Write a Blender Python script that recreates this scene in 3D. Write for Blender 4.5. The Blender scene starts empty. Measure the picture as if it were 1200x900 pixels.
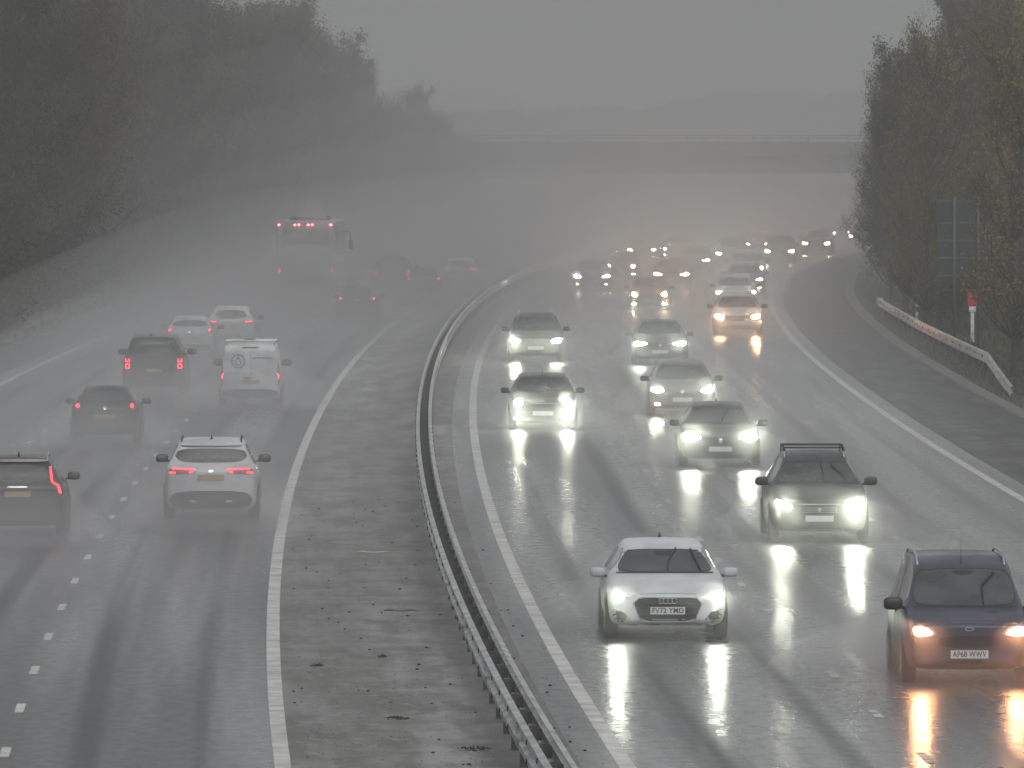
import bpy, bmesh, math, random
from mathutils import Vector, Matrix, noise
from mathutils.bvhtree import BVHTree
R = math.radians
random.seed(11)
sc = bpy.context.scene
col = sc.collection
# ---------------------------------------------------------------- camera
F, CH, YH = 11300.0, 7.7, 150.0            # focal length in pixels of a 1200 px frame, camera height, horizon row
cam_d = bpy.data.cameras.new('camera'); cam = bpy.data.objects.new('camera', cam_d); col.objects.link(cam)
cam_d.sensor_width = 36; cam_d.lens = F/1200*36
cam_d.clip_start = 1; cam_d.clip_end = 20000
PITCH = math.atan((450-YH)/F)
cam.location = (0, 0, CH); cam.rotation_euler = (R(90)-PITCH, 0, 0)
sc.camera = cam
# ---------------------------------------------------------------- light
w = bpy.data.worlds.new('World'); sc.world = w; w.use_nodes = True
nt = w.node_tree; bg = nt.nodes['Background']
sky = nt.nodes.new('ShaderNodeTexSky'); sky.sky_type = 'NISHITA'; sky.sun_disc = False
SUN_EL, SUN_ROT = R(50), R(160)
sky.sun_elevation = SUN_EL; sky.sun_rotation = SUN_ROT; sky.air_density = 1.0; sky.dust_density = 3.0
hs = nt.nodes.new('ShaderNodeHueSaturation'); hs.inputs['Saturation'].default_value = 0.06
nt.links.new(sky.outputs[0], hs.inputs['Color']); nt.links.new(hs.outputs[0], bg.inputs[0])
bg.inputs[1].default_value = 0.1
sd = bpy.data.lights.new('sun', 'SUN'); sun = bpy.data.objects.new('sun', sd); col.objects.link(sun)
sd.energy = 0.5; sd.angle = R(40); sd.color = (1, .985, .96)
sun.rotation_euler = (R(90)-SUN_EL, 0, -SUN_ROT+math.pi)
sc.view_settings.view_transform = 'Standard'; sc.view_settings.look = 'None'
sc.view_settings.gamma = 1; sc.view_settings.exposure = 0.44
cy = sc.cycles
sc.render.engine = 'CYCLES'
cy.use_denoising = True; cy.max_bounces = 6; cy.volume_bounces = 1; cy.diffuse_bounces = 2; cy.glossy_bounces = 3
cy.transmission_bounces = 2; cy.transparent_max_bounces = 12
cy.sample_clamp_indirect = 3.0; cy.sample_clamp_direct = 0
cy.caustics_reflective = True; cy.caustics_refractive = False
cy.use_light_tree = True

# ---------------------------------------------------------------- helpers
def tag(o, label=None, cat=None, group=None, kind=None):
    if label: o['label'] = label
    if cat: o['category'] = cat
    if group: o['group'] = group
    if kind: o['kind'] = kind
    return o
def empty(name, loc=(0,0,0), rz=0, label=None, cat=None, group=None):
    o = bpy.data.objects.new(name, None); col.objects.link(o)
    o.location = loc; o.rotation_euler = (0,0,rz); o.empty_display_size = .3
    return tag(o, label, cat, group)
def link_mesh(name, me, mat=None, parent=None):
    o = bpy.data.objects.new(name, me); col.objects.link(o)
    if mat and not me.materials: me.materials.append(mat)
    if parent: o.parent = parent
    return o
def obj(name, bm, mat=None, parent=None, smooth=True):
    me = bpy.data.meshes.new(name); bm.to_mesh(me); bm.free()
    if smooth:
        for p in me.polygons: p.use_smooth = True
    return link_mesh(name, me, mat, parent)
def raw(name, vs, fs, mat=None, parent=None, smooth=False, uvs=None):
    me = bpy.data.meshes.new(name); me.from_pydata([tuple(v) for v in vs], [], fs); me.update()
    if uvs:
        uv = me.uv_layers.new(name='uv')
        for l in me.loops: uv.data[l.index].uv = uvs[l.vertex_index]
    if smooth:
        for p in me.polygons: p.use_smooth = True
    return link_mesh(name, me, mat, parent)
def children(o): return [c for c in col.objects if c.parent == o]
def copy_tree(o, parent=None, kids=None):
    if kids is None:
        kids = {}
        for c in list(col.objects):
            if c.parent: kids.setdefault(c.parent.name, []).append(c)
    c = o.copy(); col.objects.link(c); c.parent = parent
    if parent: c.matrix_parent_inverse = o.matrix_parent_inverse
    for ch in kids.get(o.name, []): copy_tree(ch, c, kids)
    return c
def bx_box(bm, c, s, bev=0, rot=None):
    m = Matrix.Translation(c) @ (rot or Matrix()) @ Matrix.Diagonal((s[0], s[1], s[2], 1))
    r = bmesh.ops.create_cube(bm, size=1, matrix=m)
    if bev:
        es = list({e for v in r['verts'] for e in v.link_edges})
        bmesh.ops.bevel(bm, geom=es, offset=bev, segments=2, affect='EDGES', profile=.5)
    return bm
def box(c, s, bev=0, rot=None): return bx_box(bmesh.new(), c, s, bev, rot)
def tube(bm, pts, rad, n=6, cap=True):
    pts = [Vector(p) for p in pts]
    if not hasattr(rad, '__len__'): rad = [rad]*len(pts)
    rings = []
    for i, p in enumerate(pts):
        t = (pts[min(i+1, len(pts)-1)]-pts[max(i-1, 0)])
        if t.length < 1e-9: t = Vector((0,0,1))
        t.normalize()
        a = t.orthogonal().normalized() if abs(t.z) > .95 else t.cross(Vector((0,0,1))).normalized()
        b = t.cross(a)
        rings.append([bm.verts.new(p+(a*math.cos(k*2*math.pi/n)+b*math.sin(k*2*math.pi/n))*rad[i]) for k in range(n)])
    for r0, r1 in zip(rings, rings[1:]):
        for k in range(n): bm.faces.new((r0[k], r0[(k+1) % n], r1[(k+1) % n], r1[k]))
    if cap:
        bm.faces.new(rings[0][::-1]); bm.faces.new(rings[-1])
    return bm

# ---------------------------------------------------------------- materials
def mat(name, colr, rough=.5, metal=0, spec=.5, coat=0, emit=None, es=0):
    m = bpy.data.materials.new(name); m.use_nodes = True
    p = m.node_tree.nodes['Principled BSDF']
    p.inputs['Base Color'].default_value = (*colr, 1); p.inputs['Roughness'].default_value = rough
    p.inputs['Metallic'].default_value = metal; p.inputs['Specular IOR Level'].default_value = spec
    p.inputs['Coat Weight'].default_value = coat; p.inputs['Coat Roughness'].default_value = .08
    if emit:
        p.inputs['Emission Color'].default_value = (*emit, 1); p.inputs['Emission Strength'].default_value = es
    return m
def N(m, t, **kw):
    n = m.node_tree.nodes.new(t)
    for k, v in kw.items(): setattr(n, k, v)
    return n
def L(m, a, b): m.node_tree.links.new(a, b)
def P(m): return m.node_tree.nodes['Principled BSDF']
def noisy(m, base, dark, scale=3, coord='Object', contrast=(.35,.65), rough=None, bump=0, bscale=20, det=5):
    """mix two colours by noise; optional roughness range and bump"""
    tc = N(m, 'ShaderNodeTexCoord'); no = N(m, 'ShaderNodeTexNoise')
    no.inputs['Scale'].default_value = scale; no.inputs['Detail'].default_value = det
    L(m, tc.outputs[coord], no.inputs['Vector'])
    mr = N(m, 'ShaderNodeMapRange'); mr.inputs[1].default_value = contrast[0]; mr.inputs[2].default_value = contrast[1]
    L(m, no.outputs[0], mr.inputs[0])
    mx = N(m, 'ShaderNodeMix', data_type='RGBA'); mx.inputs[6].default_value = (*dark, 1); mx.inputs[7].default_value = (*base, 1)
    L(m, mr.outputs[0], mx.inputs[0]); L(m, mx.outputs[2], P(m).inputs['Base Color'])
    if rough:
        m2 = N(m, 'ShaderNodeMapRange'); m2.inputs[3].default_value = rough[0]; m2.inputs[4].default_value = rough[1]
        L(m, mr.outputs[0], m2.inputs[0]); L(m, m2.outputs[0], P(m).inputs['Roughness'])
    if bump:
        n2 = N(m, 'ShaderNodeTexNoise'); n2.inputs['Scale'].default_value = bscale; L(m, tc.outputs[coord], n2.inputs['Vector'])
        b = N(m, 'ShaderNodeBump'); b.inputs['Strength'].default_value = bump; b.inputs['Distance'].default_value = .02
        L(m, n2.outputs[0], b.inputs['Height']); L(m, b.outputs[0], P(m).inputs['Normal'])
    return m
def paint(name, c, dirt=.5):
    """car paint with road film and beaded water"""
    m = mat(name, c, .35, 0, .3, .12)
    g = tuple(x*.66+.012 for x in c)
    noisy(m, c, g, 1.6, 'Object', (.3,.6), (.5,.3), .05, 90)
    return m
def emis(name, c, s):
    m = bpy.data.materials.new(name); m.use_nodes = True; nt = m.node_tree; nt.nodes.clear()
    e = nt.nodes.new('ShaderNodeEmission'); o = nt.nodes.new('ShaderNodeOutputMaterial')
    e.inputs[0].default_value = (*c, 1); e.inputs[1].default_value = s; nt.links.new(e.outputs[0], o.inputs[0])
    return m

def road_mat(name, base, tracks, dirt=0.0, rough=(.10,.34), flat=.0):
    """wet surface: uv = (offset from the median barrier, distance along the road) in metres"""
    m = mat(name, base, .3)
    tc = N(m, 'ShaderNodeUVMap', uv_map='uv')
    sep = N(m, 'ShaderNodeSeparateXYZ'); L(m, tc.outputs[0], sep.inputs[0])
    def nz(sx, sy, det=4, off=0):
        mp = N(m, 'ShaderNodeMapping'); mp.inputs['Scale'].default_value = (sx, sy, 1); mp.inputs['Location'].default_value = (off, off*.7, 0)
        L(m, tc.outputs[0], mp.inputs[0]); n = N(m, 'ShaderNodeTexNoise'); n.inputs['Detail'].default_value = det; n.inputs['Scale'].default_value = 1
        L(m, mp.outputs[0], n.inputs['Vector']); return n.outputs[0]
    def mt(op, a, b=None, c=None):
        n = N(m, 'ShaderNodeMath', operation=op)
        for i, v in enumerate((a, b, c)):
            if v is None: continue
            if isinstance(v, (int, float)): n.inputs[i].default_value = v
            else: L(m, v, n.inputs[i])
        return n.outputs[0]
    def rng(v, a, b, c, d):
        n = N(m, 'ShaderNodeMapRange', interpolation_type='SMOOTHSTEP')
        for i, x in enumerate((a, b, c, d)): n.inputs[i+1].default_value = x
        L(m, v, n.inputs[0]); return n.outputs[0]
    big = nz(.7, .014, 3, 3); fine = nz(5, 1.6, 6, 9); streak = nz(1.8, .012, 3, 1); patch = mt('ADD', mt('MULTIPLY', nz(1.6, .16, 5, 17), .65), mt('MULTIPLY', nz(1.3, .7, 6, 3), .35))
    wob = mt('MULTIPLY_ADD', nz(.1, .010, 2, 30), .9, -.45)
    if tracks:
        lane0, lw, sgn = tracks
        u = mt('ADD', sep.outputs[0], wob)
        u = mt('SUBTRACT', u, lane0); u = mt('DIVIDE', u, lw); f = mt('FRACT', u)
        a = mt('ABSOLUTE', mt('SUBTRACT', f, .27)); b = mt('ABSOLUTE', mt('SUBTRACT', f, .73))
        d = mt('MINIMUM', a, b); tr = rng(d, .01, .085, 1, 0)
        tr = mt('MULTIPLY', tr, rng(streak, .35, .6, .25, 1))
    else:
        tr = rng(patch, .40, .62, 0, 1)
    mx = N(m, 'ShaderNodeMix', data_type='RGBA'); mx.inputs[6].default_value = (*base, 1)
    mx.inputs[7].default_value = (*[x*.62 for x in base], 1); L(m, mt('MULTIPLY', tr, .52), mx.inputs[0])
    mx2 = N(m, 'ShaderNodeMix', data_type='RGBA'); L(m, mx.outputs[2], mx2.inputs[6]); mx2.inputs[7].default_value = (*[x*1.9+.01 for x in base], 1)
    L(m, rng(fine, .5, .72, 0, .55), mx2.inputs[0])
    L(m, mx2.outputs[2], P(m).inputs['Base Color'])
    r = mt('ADD', rng(big, .3, .65, rough[0], rough[1]), mt('MULTIPLY', tr, .13 if tracks else .3))
    r = mt('ADD', r, rng(fine, .4, .7, 0, .08))
    L(m, r, P(m).inputs['Roughness'])
    if flat: P(m).inputs['Specular IOR Level'].default_value = flat
    bn = mt('ADD', mt('MULTIPLY', nz(9, 6, 3, 5), .5), nz(2.2, 1.4, 3, 8))
    b = N(m, 'ShaderNodeBump'); b.inputs['Strength'].default_value = .22; b.inputs['Distance'].default_value = .012
    L(m, bn, b.inputs['Height']); L(m, b.outputs[0], P(m).inputs['Normal'])
    return m

M = {}
M['road_l'] = road_mat('wet_asphalt_left', (.055,.056,.06), (-2.9, 3.37, -1), rough=(.24,.44), flat=.3)
M['road_r'] = road_mat('wet_asphalt_right', (.052,.053,.055), (1.25, 3.7, 1), rough=(.16,.34), flat=.25)
M['median'] = road_mat('median_asphalt', (.13,.13,.125), None, rough=(.32,.62), flat=.4)
M['shoulder'] = road_mat('shoulder_asphalt', (.04,.04,.04), None, rough=(.42,.6), flat=.04)
M['line'] = noisy(mat('road_paint', (.6,.6,.58), .4), (.44,.44,.42), (.26,.26,.25), 1.6, 'Object', (.3,.6), (.5,.3), .2, 30)
M['worn'] = noisy(mat('worn_road_paint', (.25,.25,.24), .4), (.42,.42,.41), (.14,.14,.14), 3, 'Object', (.4,.6), (.45,.3))
M['grass'] = noisy(mat('grass_ground', (.06,.07,.035), .95, 0, .1), (.05,.055,.028), (.025,.03,.016), .6, 'Object', (.3,.7), None, .8, 6)
M['kerb'] = noisy(mat('drain_concrete', (.3,.3,.28), .6), (.10,.10,.09), (.035,.035,.03), .9, 'Object', (.35,.6), None, .3, 8)
M['steel'] = noisy(mat('galvanised_steel', (.4,.41,.42), .45, .6), (.42,.43,.44), (.24,.24,.23), 1.5, 'Object', (.3,.65), (.5,.38), .1, 30)
M['darksteel'] = noisy(mat('weathered_steel', (.08,.08,.08), .6, .3), (.09,.09,.088), (.04,.038,.035), 4)
M['bolt'] = mat('bolt_dark', (.02,.02,.02), .7)
M['concrete'] = noisy(mat('stained_concrete', (.12,.12,.115), .8), (.07,.07,.068), (.04,.04,.038), .4, 'Object', (.3,.7), None, .2, 5)
M['glass'] = noisy(mat('tinted_car_glass', (.02,.022,.024), .1, 0, 1.0), (.055,.058,.06), (.025,.027,.028), 2.2, 'Object', (.35,.6), (.22,.1), .04, 70)
M['black'] = mat('black_plastic', (.018,.018,.019), .45)
M['dark'] = mat('grille_mesh_black', (.012,.012,.013), .55)
M['rubber'] = noisy(mat('tyre_rubber', (.02,.02,.02), .6), (.025,.025,.025), (.012,.012,.012), 8)
M['rim'] = mat('alloy_grey', (.35,.36,.37), .3, .8)
M['chrome'] = mat('brushed_trim', (.6,.6,.6), .2, 1)
M['lampglass'] = mat('lamp_housing', (.32,.33,.33), .15, .3, .6, .8)
M['redglass'] = mat('red_lens', (.18,.012,.015), .2, 0, .6, .6)
M['platew'] = mat('front_plate_white', (.55,.56,.55), .4)
M['platey'] = mat('rear_plate_yellow', (.30,.21,.08), .5)
M['ink'] = mat('plate_ink', (.01,.01,.01), .5)
M['led'] = emis('headlight_cool', (.93,1,.82), 170)
M['ledx'] = emis('headlight_glare', (.94,1,.80), 300)
M['led2'] = emis('headlight_soft', (.93,1,.85), 420)
M['halo'] = emis('headlight_warm', (1,.44,.20), 120)
M['halox'] = emis('headlight_amber', (1,.55,.27), 420)
M['drl'] = emis('running_light', (1,1,.92), 25)
M['fogw'] = emis('fog_lamp_warm', (1,.6,.3), 50)
M['tail'] = emis('tail_lamp', (1,.035,.05), 5)
M['taildim'] = emis('tail_lamp_dim', (1,.05,.07), 1.5)
M['bark'] = noisy(mat('bark', (.05,.045,.038), .9, 0, .2), (.06,.054,.045), (.028,.025,.022), 6)

def paintm(name, c):
    if name not in M: M[name] = paint(name, c)
    return M[name]
HAZE, SPL, SPR, PLUME, BEAM = .0007, .015, .011, .058, .35
# ---------------------------------------------------------------- road geometry
CO = (3.4563, 0.8347, 6.4755, 0.3594, -2.3693)
def _q(d):
    t = (d-300)/300; v = 0
    for c in CO: v = v*t+c
    return v
def bx(d):
    if d < 100: return _q(100)+(d-100)*(_q(101)-_q(100))
    if d > 640: return _q(640)+(d-640)*(_q(640)-_q(639))
    return _q(d)
def tang(d):
    s = bx(d+.5)-bx(d-.5); return math.atan(s)      # angle to the right of +Y
def sm(a, b, x):
    t = min(1, max(0, (x-a)/(b-a))); return t*t*(3-2*t)
def rz(d): return -1.3*sm(600, 760, d)
def at(d, o, z=0.0):
    a = tang(d)
    return Vector((bx(d)+o*math.cos(a), d-o*math.sin(a), rz(d)+z))
def ground(px, py, z=0.0):
    """point of the road surface seen at a pixel of the 1200 x 900 photograph"""
    u, v = (px-600)/F, (450-py)/F
    dy = math.cos(PITCH)+v*math.sin(PITCH); dz = -math.sin(PITCH)+v*math.cos(PITCH)
    t = 100
    for _ in range(30):
        h = CH+dz*t-(rz(dy*t)+z); t -= h/dz
    return Vector((u*t, dy*t, CH+dz*t))
def strip(name, o0, o1, d0, d1, z, m, step=4, nx=1, **kw):
    vs, uv, fs = [], [], []
    n = max(1, int(math.ceil((d1-d0)/step)))
    for i in range(n+1):
        d = d0+(d1-d0)*i/n
        for j in range(nx+1):
            o = o0+(o1-o0)*j/nx; vs.append(at(d, o, z)); uv.append((o, d))
    for i in range(n):
        for j in range(nx):
            a = i*(nx+1)+j; fs.append((a, a+1, a+nx+2, a+nx+1))
    return raw(name, vs, fs, m, smooth=True, uvs=uv)
DN, DFAR = -40, 1500
def terr(d, o):
    a = abs(o)
    z = -.06 if a < 16 else -.06+.1*sm(16, 17, a)+.35*sm(17, 20, a)+2.3*sm(20, 31, a)+1.2*sm(31, 70, a)
    if a > 17: z += .25*noise.noise(Vector((o*.15, d*.05, 0)))*sm(17, 24, a)
    if a > 60: z += 1.5*noise.noise(Vector((o*.01, d*.01, 3)))*sm(60, 150, a)
    return z
offs = [-3500,-1500,-600,-250,-120,-80,-60,-50,-42,-36,-31,-28,-25,-23,-21,-19.5,-18,-17,-16.4,-16,-8,0,8,16,16.4,17,18,19.5,21,23,25,28,31,36,42,50,60,80,120,250,600,1500,3500]
ds = [-60,-30]+list(range(0, 820, 10))+[850,900,960,1040,1140,1300,1500,1900,2500,3600,5200]
vs, fs = [], []
for d in ds:
    for o in offs:
        p = at(min(d, 3000), o, 0); p.y = d if abs(o) > 100 else p.y+d-min(d, 3000)
        p.z += terr(d, o); vs.append(p)
W_ = len(offs)
for i in range(len(ds)-1):
    for j in range(W_-1): fs.append((i*W_+j, i*W_+j+1, (i+1)*W_+j+1, (i+1)*W_+j))
tag(raw('ground', vs, fs, M['grass'], smooth=True), kind='structure')
tag(strip('road_outbound', -13.0-.6, -2.8, DN, DFAR, 0, M['road_l'], nx=4), kind='structure')
tag(strip('road_inbound', .7, 12.9, DN, DFAR, 0, M['road_r'], nx=4), kind='structure')
tag(strip('central_reserve', -2.8, .7, DN, DFAR, 0, M['median'], nx=2), kind='structure')
tag(strip('hard_shoulder_outbound', -16.0, -13.6, DN, DFAR, 0, M['shoulder']), kind='structure')
tag(strip('hard_shoulder_inbound', 12.9, 15.8, DN, DFAR, 0, M['shoulder']), kind='structure')
def pave_strip(name, o0, o1, h):
    n = 180; vs, fs = [], []
    for i in range(n+1):
        d = DN+(760-DN)*i/n
        for (o, z) in ((o0, -.05), (o0+.03, h), (o1-.03, h), (o1, -.05)): vs.append(at(d, o, z))
    for i in range(n):
        for j in range(3): a = i*4+j; fs.append((a, a+1, a+5, a+4))
    return tag(raw(name, vs, fs, M['kerb']), kind='structure')
pave_strip('drain_channel_inbound', 15.8, 16.25, .05)
pave_strip('drain_channel_outbound', -16.4, -16.0, .04)
# painted lines
for nm, o in (('edge_line_outbound_inner', -2.9), ('edge_line_outbound_outer', -13.0), ('edge_line_inbound_inner', 1.25), ('edge_line_inbound_outer', 12.35)):
    tag(strip(nm, o-.1, o+.1, DN, 900, .004, M['line']), kind='structure')
def dashes(name, o, ph, m='line'):
    vs, fs = [], []; d = ph-18*9
    while d < 620:
        for k in range(2):
            a = len(vs)
            vs += [at(d+k, o-.06, .004), at(d+k, o+.06, .004), at(d+k+1, o+.06, .004), at(d+k+1, o-.06, .004)]
            fs.append((a, a+1, a+2, a+3))
        d += 9
    return tag(raw(name, vs, fs, M[m]), kind='structure')
dashes('lane_marking_outbound', -6.3, 136); dashes('lane_marking_outbound_slow', -9.65, 136)
dashes('lane_marking_inbound', 4.97, 134.6, 'worn'); dashes('lane_marking_inbound_slow', 8.65, 134.6, 'worn')

# ---------------------------------------------------------------- median barrier
bar = empty('crash_barrier', at(100, 0), 0, 'long double-sided steel crash barrier curving along the central reserve', 'barrier')
def local(o, p): return Vector(p)-o.location
def wbeam(name, parent, offset, side, d0, d1, zc, h=.34, step=2.0, zfun=None):
    prof = [(-.50, 0), (-.44, .075), (-.2, .08), (-.08, .012), (.08, .012), (.2, .08), (.44, .075), (.5, 0)]
    vs, fs = [], []; n = int((d1-d0)/step)
    for i in range(n+1):
        d = d0+(d1-d0)*i/n; zz = zc if zfun is None else zfun(d)
        for (v, u) in prof: vs.append(local(parent, at(d, offset+side*u, zz+v*h)))
        for (v, u) in prof[::-1]: vs.append(local(parent, at(d, offset+side*(u-.006), zz+v*h*.98)))
    k = len(prof)*2
    for i in range(n):
        for j in range(k):
            a = i*k+j; b = i*k+(j+1) % k; fs.append((a, b, b+k, a+k))
    return raw(name, vs, fs, M['steel'], parent)
wbeam('rail', bar, -.11, -1, -30, 700, .60)
wbeam('rail', bar, .11, 1, -30, 700, .60)
def post_me(h=.7):
    bm = bmesh.new()
    bx_box(bm, (-.045, 0, h/2), (.008, .10, h)); bx_box(bm, (.045, 0, h/2), (.008, .10, h)); bx_box(bm, (0, 0, h/2), (.081, .008, h))
    bx_box(bm, (0, 0, h-.1), (.2, .06, .14))
    me = bpy.data.meshes.new('post'); bm.to_mesh(me); bm.free(); me.materials.append(M['darksteel']); return me
PM = post_me()
d = 100; k = 0; far = bmesh.new(); near = bmesh.new(); bolts = bmesh.new()
while d < 700:
    p = local(bar, at(d, 0))
    if k < 96:
        o = link_mesh('post', PM, None, bar); o.location = p; o.rotation_euler = (0, 0, -tang(d))
    else:
        far.from_mesh(PM)
        for v in far.verts[-len(PM.vertices):] if False else []: pass
        far.verts.ensure_lookup_table()
        for v in far.verts[len(far.verts)-len(PM.vertices):]: v.co += p
    if d < 420:
        for side in (-1, 1):
            for zz in (.49, .71):
                q = local(bar, at(d+.03, side*.193, zz))
                bmesh.ops.create_cone(bolts, cap_ends=True, segments=7, radius1=.034, radius2=.028, depth=.02,
                    matrix=Matrix.Translation(q) @ Matrix.Rotation(R(90), 4, 'Y'))
    d += 3.2; k += 1
tag(obj('post', far, M['darksteel'], bar, False), kind='stuff')
tag(obj('bolt', bolts, M['bolt'], bar, False), kind='stuff')
d = 94
lap = bmesh.new()
for i in range(26):                                            # lapped joint plates on the near rail, every fourth post
    dd = 100+3.2*4*i
    for j, (a0, a1) in enumerate(((.08, .36), (-.36, -.08))):
        q = [local(bar, at(dd+e, -.195, .60+v*.34)) for e, v in ((-.35, a0), (.25, a0), (.25, a1), (-.35, a1))]
        q2 = [p+Vector((-.008, 0, 0)) for p in q]
        vv = [lap.verts.new(p) for p in q+q2]
        for f in ((4,5,6,7), (0,1,5,4), (1,2,6,5), (2,3,7,6), (3,0,4,7)): lap.faces.new([vv[x] for x in f])
tag(obj('lap_plate', lap, M['steel'], bar, False), kind='stuff')

# verge barrier on the right
vb = empty('verge_barrier', at(300, 16.6), 0, 'short galvanised guard rail with sloping near end on the grassy right verge', 'barrier')
def vo(d): return 16.7+.3*min(1, (d-276)/20) if d < 296 else 17.0-.45*(d-296)/96
def vz(d): return .14+.5*min(1, (d-276)/20) if d < 296 else .64
prof = [(-.5, 0), (-.44, .075), (-.2, .08), (-.08, .012), (.08, .012), (.2, .08), (.44, .075), (.5, 0)]
vs, fs = [], []; n = 58; kk = len(prof)*2
for i in range(n+1):
    d = 276+(392-276)*i/n
    for (v, u) in prof: vs.append(local(vb, at(d, vo(d)-u, vz(d)+v*.34)))
    for (v, u) in prof[::-1]: vs.append(local(vb, at(d, vo(d)-u+.006, vz(d)+v*.33)))
for i in range(n):
    for j in range(kk): a = i*kk+j; b = i*kk+(j+1) % kk; fs.append((a, b, b+kk, a+kk))
raw('rail', vs, fs, M['steel'], vb)
d = 299
while d < 392:
    o = link_mesh('post', PM, None, vb); o.location = local(vb, at(d, vo(d)+.06, vz(d)-.62)); d += 3.2*1.5
obj('end_cap', box(local(vb, at(392.1, vo(392)-.02, .6)), (.3, .12, .42), .04), M['steel'], vb)

# ---------------------------------------------------------------- bridge
BD = 722
br = empty('road_bridge', (20, BD, 0), 0, 'grey concrete road bridge with railed parapet crossing the motorway in the mist', 'bridge')
vs, fs = [], []
xs = [-90+i*3 for i in range(70)]
def soff(x):
    t = (x-24)/29; return 4.35-1.1*abs(t)**3*(1 if x > 24 else .55) if abs(t) < 1.15 else 3.1
for x in xs:
    for y in (-5.5, 5.5): vs += [(x-20, y, max(2.6, soff(x))), (x-20, y, 5.75)]
for i in range(len(xs)-1):
    a = i*4; b = a+4
    fs += [(a, b, b+1, a+1), (a+2, a+3, b+3, b+2), (a, a+2, b+2, b), (a+1, b+1, b+3, a+3)]
fs += [(0, 1, 3, 2), (len(vs)-4, len(vs)-2, len(vs)-1, len(vs)-3)]
raw('deck', vs, fs, M['concrete'], br)
for y in (-5.62, 5.62): obj('parapet', box((15, y, 6.15), (208, .22, 1.0), .03), M['concrete'], br)
rb = bmesh.new(); M['signsteel0'] = mat('bridge_rail_dull', (.09,.09,.09), .7)
for zz in (6.95, 7.15): tube(rb, [(-88, -5.62, zz), (118, -5.62, zz)], .05, 6)
for i in range(70): bx_box(rb, (-88+i*3, -5.62, 6.9), (.1, .08, .56))
obj('railing', rb, M['signsteel0'], br, False)
for x in (-6, 48): obj('abutment', box((x-20, 0, 1.3), (2.5, 11, 6.4), .05), M['concrete'], br)
p = at(BD, -.9)
for y in (): obj('pier', box((p.x-20, y, 1.4), (.8, .9, 6.3), .08), M['concrete'], br)

# ---------------------------------------------------------------- sign, markers
p = at(330, 17.9)
sg = empty('road_sign', p, -tang(330), 'tall grey back of a large road sign on two posts beside the dark trees', 'sign')
M['signsteel'] = mat('sign_steel_dull', (.06,.065,.065), .7, .2)
sgm = noisy(mat('sign_back_grey', (.16,.18,.175), .6, .2), (.022,.028,.025), (.014,.018,.016), 1.2)
obj('panel', box((0, .06, 3.9), (2.2, .03, 2.75), .01), sgm, sg, False)
for x in (-.5, .32): obj('post', tube(bmesh.new(), [(x, -.03, -.2), (x, -.03, 5.35)], .05, 10), M['signsteel'], sg)
for zz in (2.65, 3.25, 3.85, 4.45, 5.2): obj('cross_rail', box((0, .035, zz), (2.2, .03, .06), .005), M['signsteel'], sg, False)
p = at(338, 18.35, .2)
mk = empty('marker_post', p, -tang(338), 'white roadside post with a red box on top behind the guard rail', 'post')
obj('post', box((0, 0, .62), (.13, .08, 1.5), .02), noisy(mat('marker_white', (.5,.5,.48), .5), (.55,.55,.53), (.3,.3,.28), 5), mk)
obj('red_box', box((0, 0, 1.50), (.3, .18, .5), .03), noisy(mat('marker_red', (.5,.03,.03), .4), (.55,.03,.035), (.3,.02,.02), 5), mk)
obj('collar', box((0, 0, 1.16), (.24, .14, .2), .02), M['platew'], mk)
p = at(372, 17.5)
m2 = empty('edge_marker', p, -tang(372), 'small plain white marker post on the verge near the far end of the guard rail', 'post')
obj('post', box((0, 0, .45), (.11, .06, .9), .02), M['platew'], m2); obj('reflector', box((0, -.035, .72), (.07, .012, .1)), M['redglass'], m2)

# ---------------------------------------------------------------- litter and grit on the central reserve
def stick(px, py, ln, label, colr, bend, flat=False):
    p = ground(px, py)
    bm = bmesh.new()
    pts = [(-ln/2+ln*i/6, .05*math.sin(i*bend), .012+.01*math.sin(i*1.7)) for i in range(7)]
    tube(bm, pts, [.012, .018, .02, .018, .02, .014, .006], 6)
    tube(bm, [pts[4], (pts[4][0]+.1, .12, .03)], [.008, .003], 5)
    o = obj('stick', bm, mat('stick_'+str(px), colr, .7)); o.location = p
    tag(o, label, 'stick')
stick(438, 648, .62, 'pale bare stick lying across the central reserve, the farther of two', (.35,.33,.28), 1.1)
stick(470, 716, .55, 'thin dark twig lying on the central reserve, the nearer of two', (.12,.1,.08), 1.7)
gb = bmesh.new()
for i in range(2600):
    d = 105+95*random.random()**1.3; o = random.uniform(-2.65, -.25) if random.random() < .8 else random.uniform(.3, 1.1)
    if random.random() > .35+.65*(noise.noise(Vector((o*1.2, d*.15, 7)))+.5): continue
    r = random.uniform(.003, .009) if random.random() < .93 else random.uniform(.014, .026)
    bmesh.ops.create_icosphere(gb, subdivisions=1, radius=r, matrix=Matrix.Translation(at(d, o, r*.4)) @ Matrix.Diagonal((1.2, 1.1, .6, 1)))
tag(obj('grit', gb, mat('grit_dark', (.03,.028,.022), .9), smooth=False), 'scattered dark grit and crumbs over the central reserve', 'grit', kind='stuff')
mossm = noisy(mat('moss', (.03,.035,.015), .95), (.04,.045,.018), (.018,.02,.01), 20)
mspots = [(372, 780, .10, 'small dark leafy clump beside the white edge line'), (465, 842, .17, 'mossy clump midway across the central reserve, nearest the camera but one'),
          (556, 878, .22, 'dark green weed clump near the foot of the barrier at the front'), (448, 770, .06, 'tiny dark weed tuft in the middle of the reserve')]
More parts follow.
